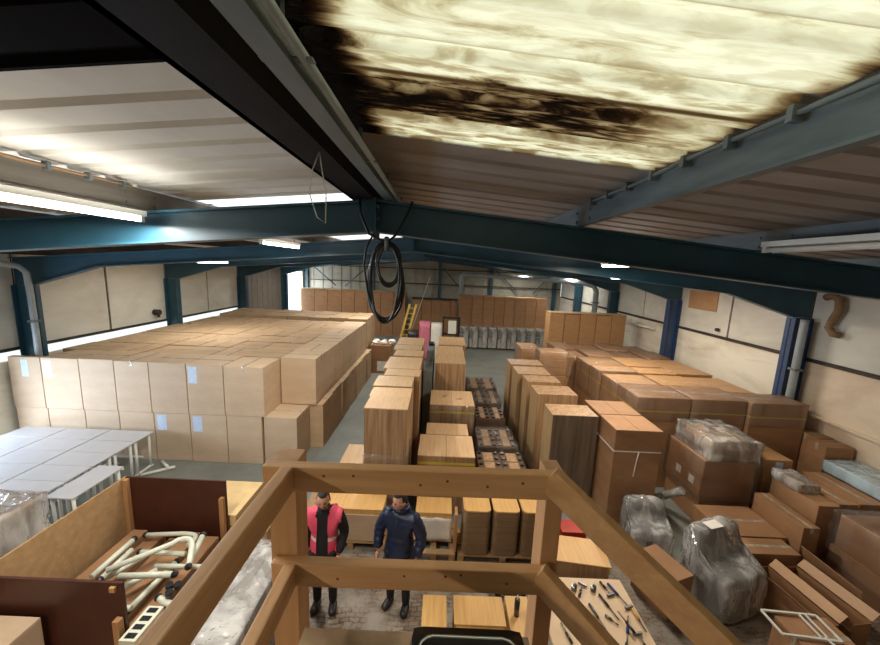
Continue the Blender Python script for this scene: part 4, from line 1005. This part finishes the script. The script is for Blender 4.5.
# small trestle and wood boxes under the lower rail
t = thing('trolley', 'black trolley with a white tubular handle beside the right post', 'trolley', (1.08, 4.2, 0))
b = B(); bx(b, .88, 1.3, 4.1, 4.5, .15, .19, .01); mk('platform', b, BLACK, t)
b = B(); tube(b, [(.87,4.12,.19)]+arc((.87,4.12,.46),(.87,4.12,.51),(.91,4.12,.51),4)+arc((1.28,4.12,.51),(1.32,4.12,.51),(1.32,4.12,.46),4)+[(1.32,4.12,.19)], .014, 8); mk('handle', b, WHITEM, t)
for x in (.9, 1.28):
    for y in (4.16, 4.44):
        b = B(); tube(b, [(x, y, .149), (x, y, .05)], .014, 8); tube(b, [(x-.015, y, .045), (x+.015, y, .045)], .045, 14); mk('wheel', b, BLACK, t)
b = B(); bx(b, -.07, .20, 3.1, 3.55, 0, .60, .004); one('pine_box', b, OAKT, 'narrow upright pale wood box below the rail, right of the navy jacket', 'box')
t = thing('wooden_stool', 'pale wooden step stool below the rail, behind the black case', 'stool', (.55, 3.35, 0))
b = B(); bx(b, .28, .84, 3.22, 3.56, .58, .60, .003); mk('top', b, OAKT, t)
b = B(); bx(b, .30, .82, 3.21, 3.235, .50, .575, .003); mk('front_rail', b, OAKT, t)
for x in (.31, .79):
    for y in (3.25, 3.52):
        b = B(); bx(b, x-.025, x+.025, y-.025, y+.025, 0, .578, .003); mk('leg', b, PINEZ, t)
b = B(); bx(b, .88, 1.14, 2.95, 3.58, 0, .60, .004); one('pine_box', b, OAKT, 'pale wood box with a clamp on it, beside the right railing post', 'box')
t = thing('caulking_gun', 'dark tube with a white nozzle standing on the pale wood box', 'tube', (.97, 3.35, .6))
b = B(); tube(b, [(.97,3.35,.6),(.97,3.35,.80)], .03, 12); mk('cartridge', b, BLACK, t); b = B(); tube(b, [(.97,3.35,.801),(.97,3.35,.88)], .012, 8, r2=.004); mk('nozzle', b, PAPER, t)

# ------------------------------------------------------------------ far clutter
t = thing('carton_desk', 'brown carton with a white label beside the aisle end of the left block', 'box', (-2.4, 13.9, 0))
b = B(); bx(b, -2.78, -1.95, 13.8, 14.5, 0, 1.15, .01); mk('box_body', b, CARDD, t); b = B(); bx(b, -2.5, -2.1, 13.793, 13.798, .1, .5); mk('shipping_label', b, PAPER, t)
rnd = random.Random(5)
for k in range(6):
    b = B(); tt = bmesh.new(); bmesh.ops.create_icosphere(tt, subdivisions=3, radius=.11)
    for v in tt.verts: v.co = Vector((v.co.x*1.3, v.co.y, v.co.z*.7))*(1+.35*noise.noise(v.co*9+Vector((k*5,0,0)))); 
    bmesh.ops.translate(tt, verts=tt.verts, vec=(-2.62+.32*(k % 3), 14.0+.3*(k//3), 1.235)); 
    for f in tt.faces: f.smooth = True
    merge(b, tt); one('plastic_bag', b, PAPER if k % 2 else WRAPG, ['crumpled clear bag','crumpled white bag'][k % 2]+' on the brown carton at the aisle end, '+['left front','middle front','right front','left back','middle back','right back'][k], 'bag', 'bags on the brown carton')
t = thing('step_ladder', 'yellow folding ladder leaning at the far end of the aisle', 'ladder', (-1.7, 17, 0))
for s in (0, .32):
    b = B(); bar(b, (-2.15+s, 17, .0), (-1.55+s, 17.2, 2.5), .05, .09); mk('stile', b, YELL, t)
for k in range(9):
    f = .08+k*.105; b = B(); bar(b, (-2.15+.6*f, 17+.2*f, 2.5*f), (-1.83+.6*f, 17+.2*f, 2.5*f), .05, .03); mk('rung', b, YELL, t)
for k, (x0, x1, z, m, l) in enumerate(((-1.55,-1.0,1.35,BLACK,'black bin bag stack at the far aisle end'),(-1.0,-.45,1.8,PINKB,'pink bag pile at the far aisle end'),(-.45,.1,1.75,PAPER,'white bag pile right of the pink one'))):
    b = B(); tt = bmesh.new(); bmesh.ops.create_cube(tt, size=1); bmesh.ops.subdivide_edges(tt, edges=tt.edges[:], cuts=6, use_grid_fill=True)
    for v in tt.verts:
        v.co = Vector(((x0+x1)/2+v.co.x*(x1-x0-.05), 16.3+v.co.y*.6, (v.co.z+.5)*z)); v.co += Vector((1,1,0))*.02*noise.noise(v.co*4)
    for f in tt.faces: f.smooth = True
    merge(b, tt); one('bag_pile', b, m, l, 'bags', 'bag piles at the far aisle end')
t = thing('metal_rack', 'small black rack holding a pale panel at the far end of the aisle', 'rack', (.5, 16, 0))
for x in (.12, .86):
    for y in (15.9, 16.3): b = B(); bx(b, x-.03, x+.03, y-.03, y+.03, 0, 2.1, .004); mk('upright', b, BLACK, t)
for z in (.5, 1.3, 2.05): b = B(); bx(b, .15, .83, 15.9, 16.3, z, z+.03, .004); mk('shelf', b, BLACK, t)
b = B(); bx(b, .35, .72, 15.95, 16.0, 1.34, 1.95, .01); mk('panel', b, WHITEM, t)
def wrapped_stack_chairs(x, k):
    t = thing('wrapped_chair_stack', 'film-wrapped dark chair stack before the far cartons, %s from left' % ORD[k], 'chairs', (x, 19.1, 0), 'film-wrapped dark chair stacks')
    for q in range(3):
        b = B(); bx(b, x-.21, x+.21, 18.9, 19.3, .4+q*.15, .46+q*.15, .02); mk('seat', b, DARK, t)
        b = B(); bx(b, x-.20, x+.20, 19.26+.02*q, 19.3+.02*q, .5+q*.15, .85+q*.12, .015); mk('backrest', b, DARK, t)
    for sx in (-1, 1):
        for yy in (18.92, 19.28): b = B(); tube(b, [(x+sx*.21, yy, 0), (x+sx*.2, yy, .72)], .014, 6); mk('leg', b, CHROME, t)
    mk('film', wrapbox(x-.215, x+.215, 18.86, 19.36, .1, 1.2, .0, 8, .022), WRAPG, t)
for k in range(9): wrapped_stack_chairs(1.3+k*.52, k)
b = B(); bx(b, 1.35, 4.3, 16.6, 18.6, .70, .74, .006)
for x in (1.5, 4.15):
    for y in (16.7, 18.5): bx(b, x-.04, x+.04, y-.04, y+.04, 0, .70)
one('grey_table', b, GREYB, 'large flat grey table in the far right aisle before the wrapped chairs', 'table') if False else b.free()

# ------------------------------------------------------------------ landing, railing, black case
t = thing('timber_landing', 'dusty chipboard landing deck under the black case', 'landing', (0, 0, 2.9))
b = B(); bx(b, -.49, .40, -1.2, 1.195, 2.895, 2.92, .003); mk('deck', b, mat('dusty_chipboard', (172,146,116), (148,122,94), .85, (9,9,9), detail=6), t)
for y in (-1.15, 0, 1.10):
    b = B(); bx(b, -.49, .40, y, y+.06, 2.72, 2.893, .004); mk('joist', b, PINE, t)
for x in (-.48, .32):
    for y in (-1.0,):
        b = B(); bx(b, x, x+.08, y, y+.08, 0, 2.715, .004); mk('leg', b, PINEZ, t)
t = thing('timber_railing', 'pine railing round the landing, two rails high, running down the stair on the right', 'railing', (0, 1.25, 2.9))
def rail(a, c, m, w_=.045, h_=.10, nm_='rail', knots=()):
    b = B(); bar(b, a, c, w_, h_, bev=.005); o = mk(nm_, b, m, t)
    return o
def knot(x, y, z, r=.006):
    b = B(); tt = bmesh.new(); bmesh.ops.create_uvsphere(tt, u_segments=8, v_segments=5, radius=r)
    for v in tt.verts: v.co.y *= .15
    bmesh.ops.translate(tt, verts=tt.verts, vec=(x, y, z)); merge(b, tt); return mk('knot', b, KNOT, RAILS[0] if z > 3.4 else RAILS[1])
b = B(); bx(b, -.64, -.535, 1.248, 1.36, 0, 3.59, .005); mk('post', b, PINEZ, t)
b = B(); bx(b, .437, .505, 1.248, 1.36, 0, 3.59, .005); mk('post', b, PINEZ, t)
RAILS = [rail((-.64, 1.224, 3.553), (.49, 1.224, 3.565), PINE)]
RAILS.append(rail((-.62, 1.224, 3.145), (.475, 1.224, 3.155), PINE))
for (x, z) in ((-.30,3.58),(-.05,3.555),(.05,3.575),(.20,3.56),(.33,3.58),(-.41,3.575),(-.36,3.14),(-.1,3.165),(.06,3.17),(.3,3.15),(.12,3.18)): knot(x, 1.2015, z, .006)
rail((-.545, 1.20, 3.56), (-.545, -1.0, 3.56), PINEY)
rail((-.545, 1.20, 3.15), (-.545, -1.0, 3.15), PINEY)
d = Vector((.45, -.30, -.33))
rail(Vector((.46, 1.20, 3.575))-d*.07, Vector((.46, 1.20, 3.575))+d*2.6, PINEY)
rail(Vector((.45, 1.20, 3.165))-d*.07, Vector((.45, 1.20, 3.165))+d*2.6, PINEY)
p = Vector((.475, 1.20, 3.565))+d*2.6
b = B(); bx(b, p.x-.05, p.x+.05, p.y-.12, p.y-.03, 0, p.z+.05, .005); mk('post', b, PINEZ, t)
b = B(); bx(b, -.60, -.50, -1.1, -1.02, 0, 3.60, .005); mk('post', b, PINEZ, t)
t = thing('black_case', 'glossy black case with chrome strips and a carry handle on the landing', 'case', (.15, .98, 2.92))
b = B(); bx(b, -.06, .34, .78, 1.08, 2.921, 3.10, .045); mk('shell', b, BLACK, t)
for z in (3.0,):
    b = B(); bx(b, -.03, .31, 1.079, 1.084, z, z+.008, .002); mk('chrome_strip', b, CHROME, t)
b = B(); tube(b, arc((-.035,.97,3.085),(-.03,1.03,3.10),(.02,1.035,3.10),4)+arc((.26,1.035,3.10),(.31,1.03,3.10),(.315,.97,3.085),4), .006, 8); mk('chrome_strip', b, CHROME, t)
b = B(); tube(b, arc((.11,1.075,3.03),(.11,1.105,3.035),(.13,1.108,3.035),4)+arc((.19,1.108,3.035),(.21,1.105,3.035),(.21,1.075,3.03),4), .010, 8); mk('handle', b, BLACK, t)

# ------------------------------------------------------------------ people
def human(label, loc, facing, J, jacket, trousers, puffer=False, vest=False, headyaw=0, headpitch=.5, cap=False, beard=False):
    t = thing('person', label, 'person', (0,0,0))
    names = list(J.keys()); idx = {n_: i for i, n_ in enumerate(names)}
    V = [J[n_][0] for n_ in names]; R = [J[n_][1] for n_ in names]
    E = [(idx[a], idx[b_]) for a, b_ in (('pelvis','waist'),('waist','chest'),('chest','neck0'),('neck0','neck'),('neck','head0'),
         ('chest','shL'),('shL','elL'),('elL','wrL'),('chest','shR'),('shR','elR'),('elR','wrR'),
         ('pelvis','hipL'),('hipL','knL'),('knL','anL'),('anL','toL'),('pelvis','hipR'),('hipR','knR'),('knR','anR'),('anR','toR'))]
    body = skin('body', V, E, R, 2, idx['pelvis'])
    # head with a face
    hd = bmesh.new(); bmesh.ops.create_uvsphere(hd, u_segments=28, v_segments=20, radius=1)
    for v in hd.verts:
        x, y, z = v.co; fwd = -y
        nx, ny, nz = x*.078, y*.098, z*.122
        if fwd > 0: ny *= .92; nx *= 1-.12*max(0, -z)
        if z < -.1: nx *= 1-.22*min(1, -z); ny *= (1-.1*min(1, -z)) if y < 0 else (1-.35*min(1, -z))
        g_ = lambda cx, cz, s: math.exp(-(((x-cx)**2+(z-cz)**2)/s**2))
        if fwd > .2:
            ny -= .026*math.exp(-((x/.11)**2+((z+.12)/.2)**2)); ny += .009*(g_(.36, .08, .17)+g_(-.36, .08, .17)); ny -= .006*g_(0, -.5, .22); ny += .004*g_(0, -.38, .08); ny -= .008*g_(0, -.85, .3)
        v.co = Vector((nx, ny, nz))
    for s in (-1, 1):
        e = bmesh.new(); bmesh.ops.create_uvsphere(e, u_segments=10, v_segments=8, radius=1)
        for v in e.verts: v.co = Vector((s*.079+v.co.x*.010, .012+v.co.y*.018, -.005+v.co.z*.03))
        merge(hd, e)
        e = bmesh.new(); bmesh.ops.create_uvsphere(e, u_segments=8, v_segments=6, radius=.010); bmesh.ops.translate(e, verts=e.verts, vec=(s*.029, -.078, .010)); merge(hd, e, 1)
    e = bmesh.new(); bmesh.ops.create_cube(e, size=1)
    for v in e.verts: v.co = Vector((v.co.x*.042, -.088+v.co.y*.008, -.062+v.co.z*.007))
    merge(hd, e, 1) if False else e.free()
    hc = Vector(J['head0'][0])+Vector((0, -.012, .055)); RM = Matrix.Rotation(headyaw, 3, 'Z') @ Matrix.Rotation(headpitch, 3, 'X')
    for v in hd.verts: v.co = RM @ v.co+hc
    for f in hd.faces: f.smooth = True
    vm = {v: body.verts.new(v.co) for v in hd.verts}
    for f in hd.faces:
        g_ = body.faces.new([vm[v] for v in f.verts]); g_.smooth = True; g_.material_index = f.material_index
    hd.free()
    # hands: palm, four fingers and a thumb each
    for s in ('L', 'R'):
        w_, el = Vector(J['wr'+s][0]), Vector(J['el'+s][0]); d_ = (w_-el).normalized(); sx = -1 if s == 'R' else 1
        side = d_.cross(Vector((sx, 0, 0))).normalized(); nrm = d_.cross(side).normalized()
        if (Vector((0,-1,0)).dot(side)) < 0: side = -side
        inn = Vector((-sx, 0, 0)); inn = (inn-d_*inn.dot(d_)).normalized()
        vv, ee, rr = [w_, w_+d_*.04, w_+d_*.085], [(0,1),(1,2)], [.024, (.034,.018), (.036,.016)]
        merge(body, skin('palm', vv, ee, rr, 1))
        for k in range(4):
            ln = (.072, .082, .076, .06)[k]; o_ = w_+d_*.082+side*(.027-.018*k)
            merge(body, skin('finger', [o_, o_+d_*ln*.45+inn*.006, o_+d_*ln*.8+inn*.022, o_+d_*ln*.95+inn*.038], [(0,1),(1,2),(2,3)], [.0095,.009,.008,.007], 1))
        o_ = w_+d_*.03+side*.022; merge(body, skin('thumb', [o_, o_+side*.024+d_*.026+inn*.012, o_+side*.028+d_*.058+inn*.022], [(0,1),(1,2)], [.012,.010,.008], 1))
    mk('body', body, [SKIN, EYE], t)
    # hair: a shell following the skull
    hb = bmesh.new(); bmesh.ops.create_uvsphere(hb, u_segments=28, v_segments=20, radius=1)
    kill = [v for v in hb.verts if (v.co.y < -.1 and v.co.z < .60) or (v.co.z < (-.25 if v.co.y > .35 else .05))]
    bmesh.ops.delete(hb, geom=kill, context='VERTS')
    for v in hb.verts:
        x, y, z = v.co; v.co = RM @ (Vector((x*.085, y*.105, z*.132))*(1+.03*noise.noise(v.co*7)))+hc
    ex = bmesh.ops.extrude_face_region(hb, geom=hb.faces[:]); 
    for v in ex['geom']:
        if isinstance(v, bmesh.types.BMVert): v.co = hc+(v.co-hc)*.93
    for f in hb.faces: f.smooth = True
    mk('hair', hb, HAIR, t)
    if beard:
        hb = bmesh.new(); bmesh.ops.create_uvsphere(hb, u_segments=28, v_segments=20, radius=1)
        bmesh.ops.delete(hb, geom=[v for v in hb.verts if v.co.y > .05 or v.co.z > -.42 or (abs(v.co.x) < .2 and v.co.z > -.5)], context='VERTS')
        for v in hb.verts:
            x, y, z = v.co; v.co = RM @ Vector((x*.078*(1-.3*-z)*1.05, y*.098*1.0, z*.126))+hc
        for f in hb.faces: f.smooth = True
        mk('beard', hb, HAIR, t)
    def grow(keys, add):
        return [(tuple(q+add for q in J[k_][1]) if isinstance(J[k_][1], tuple) else J[k_][1]+add) for k_ in keys]
    ks = ['pelvis','waist','chest','neck0','shL','elL','wrL','shR','elR','wrR']; VV = [Vector(J[k_][0]) for k_ in ks]; RR = grow(ks, .022 if not puffer else .042)
    for i_ in (6, 9): VV[i_] = VV[i_].lerp(VV[i_-1], .06); RR[i_] = .042 if not puffer else .058
    for i_ in (5, 8): RR[i_] = .054 if not puffer else .072
    RR[0] = (.175,.135) if not puffer else (.19,.155)
    if not puffer: RR[2] = (.195,.142); RR[3] = (.098,.090)
    VV[3] = VV[3]+Vector((0,.005,.02))
    VV.append(VV[0]+Vector((0,0,-.11))); RR.append((.18,.14) if not puffer else (.19,.155))
    jb = skin('jacket', VV, [(0,1),(1,2),(2,3),(2,4),(4,5),(5,6),(2,7),(7,8),(8,9),(0,10)], RR, 3, 0)
    shell = jb.copy() if vest else None
    if not puffer:
        jb.normal_update()
        for v in jb.verts: v.co += v.normal*.010
    if puffer:
        jb.normal_update()
        for v in jb.verts: v.co += v.normal*.009*abs(math.sin(v.co.z*PI/.075))
    jk = mk('puffer_jacket' if puffer else 'dark_top', jb, jacket, t)
    if not puffer:
        nk = Vector(J['neck0'][0]); b = B(); tube(b, [nk+Vector((.062*math.cos(a), .060*math.sin(a)-.005, .03-.012*math.sin(-a))) for a in [2*PI*q_/16 for q_ in range(16)]], .020, 8, True); mk('collar', b, jacket, jk)
    if puffer:
        nk = Vector(J['neck0'][0]); b = B(); tube(b, [nk+Vector((.085*math.cos(a), .085*math.sin(a)+.0, .045)) for a in [2*PI*q_/16 for q_ in range(16)]], .032, 8, True); mk('collar', b, jacket, jk)
        b = B(); tube(b, [nk+Vector((0,-.14,-.02)), Vector(J['chest'][0])+Vector((0,-.178,0)), Vector(J['waist'][0])+Vector((0,-.168,0))], .006, 6); mk('zip', b, BLACK, jk)
    if vest:
        vb = shell; cy_ = J['chest'][0][1]
        bmesh.ops.delete(vb, geom=[f for f in vb.faces if (lambda c_: abs(c_.x) > (.215 if c_.z > 1.32 else .185) or c_.z < .90 or (c_.y < cy_ and abs(c_.x) < .062) or (c_.z > 1.36 and abs(c_.x) < .075))(f.calc_center_median())], context='FACES')
        for v in vb.verts:
            if v.is_boundary and v.co.y < cy_ and abs(v.co.x) < .11 and v.co.z < 1.40: v.co.x = math.copysign(.064, v.co.x)
            elif v.is_boundary and v.co.z < .96: v.co.z = .91
        vb.normal_update()
        for v in vb.verts: v.co += v.normal*.022
        for f in vb.faces:
            z = f.calc_center_median().z-J['waist'][0][2]; f.material_index = 1 if 0 < z < .045 else 0
        mk('vest', vb, [PINKV, REFL], t)
    ks3 = ['pelvis','hipL','knL','anL','hipR','knR','anR']; V3 = [Vector(J[k_][0]) for k_ in ks3]; V3[0] = V3[0]+Vector((0,0,-.03))
    mk('trousers', skin('trousers', V3, [(0,1),(1,2),(2,3),(0,4),(4,5),(5,6)], [(.15,.12),.092,.068,.055,.092,.068,.055], 2, 0), trousers, t)
    for s in ('L', 'R'):
        a, q_ = Vector(J['an'+s][0]), Vector(J['to'+s][0]); b = skin('shoe', [Vector((a.x,a.y+.04,.045)), Vector((a.x,a.y,.055)), Vector((a.x+(q_.x-a.x)*2.2,a.y-.16,.038))], [(0,1),(1,2)], [(.056,.055),(.058,.062),(.056,.046)], 2)
        for v in b.verts: v.co.z = max(0.0, v.co.z)
        mk('shoe', b, SHOE, t)
    t.location = loc; t.rotation_euler = (0, 0, facing); t.scale = (.96,)*3; return t
J1 = {'pelvis': ((0,0,.92), (.15,.105)), 'waist': ((0,.0,1.08), (.13,.085)), 'chest': ((0,.0,1.29), (.155,.088)), 'neck0': ((0,.01,1.44), (.058,.050)), 'neck': ((0,-.02,1.49), .052), 'head0': ((0,-.035,1.55), .055),
      'shL': ((.18,.0,1.38), .062), 'elL': ((.25,.03,1.11), .042), 'wrL': ((.20,-.12,.90), .028), 'shR': ((-.18,.0,1.38), .062), 'elR': ((-.25,.04,1.11), .042), 'wrR': ((-.21,-.06,.87), .028),
      'hipL': ((.095,0,.85), .085), 'knL': ((.10,-.01,.48), .058), 'anL': ((.10,.0,.08), .04), 'toL': ((.11,-.06,.05), .02), 'hipR': ((-.095,0,.85), .085), 'knR': ((-.10,-.01,.48), .058), 'anR': ((-.11,.02,.08), .04), 'toR': ((-.12,-.05,.05), .02)}
b = B(); bar(b, (-1.9,21.2,.0), (-.75,21.25,3.75), .10, .03); one('pale_pole', b, PAPER, 'pale pole leaning up over the middle far cartons', 'pole')
human('man with short dark hair and beard in a pink high-visibility vest over black clothes', (-1.32, 3.88, 0), .06, J1, BLKCL, BLKCL, vest=True, headpitch=.12, headyaw=.12, beard=True)
J2 = dict(J1); J2.update({'elL': ((.29,.02,1.12), .042), 'wrL': ((.26,-.1,.90), .028), 'elR': ((-.30,.02,1.11), .042), 'wrR': ((-.27,-.10,.88), .028), 'anR': ((-.13,.03,.08), .04), 'toR': ((-.15,-.04,.05), .02), 'knR': ((-.12,-.01,.48), .058)})
human('man with dark hair in a navy blue puffer jacket and black trousers, looking left', (-.39, 3.92, 0), -.25, J2, NAVY, BLKCL, puffer=True, headpitch=.10, headyaw=-.7)
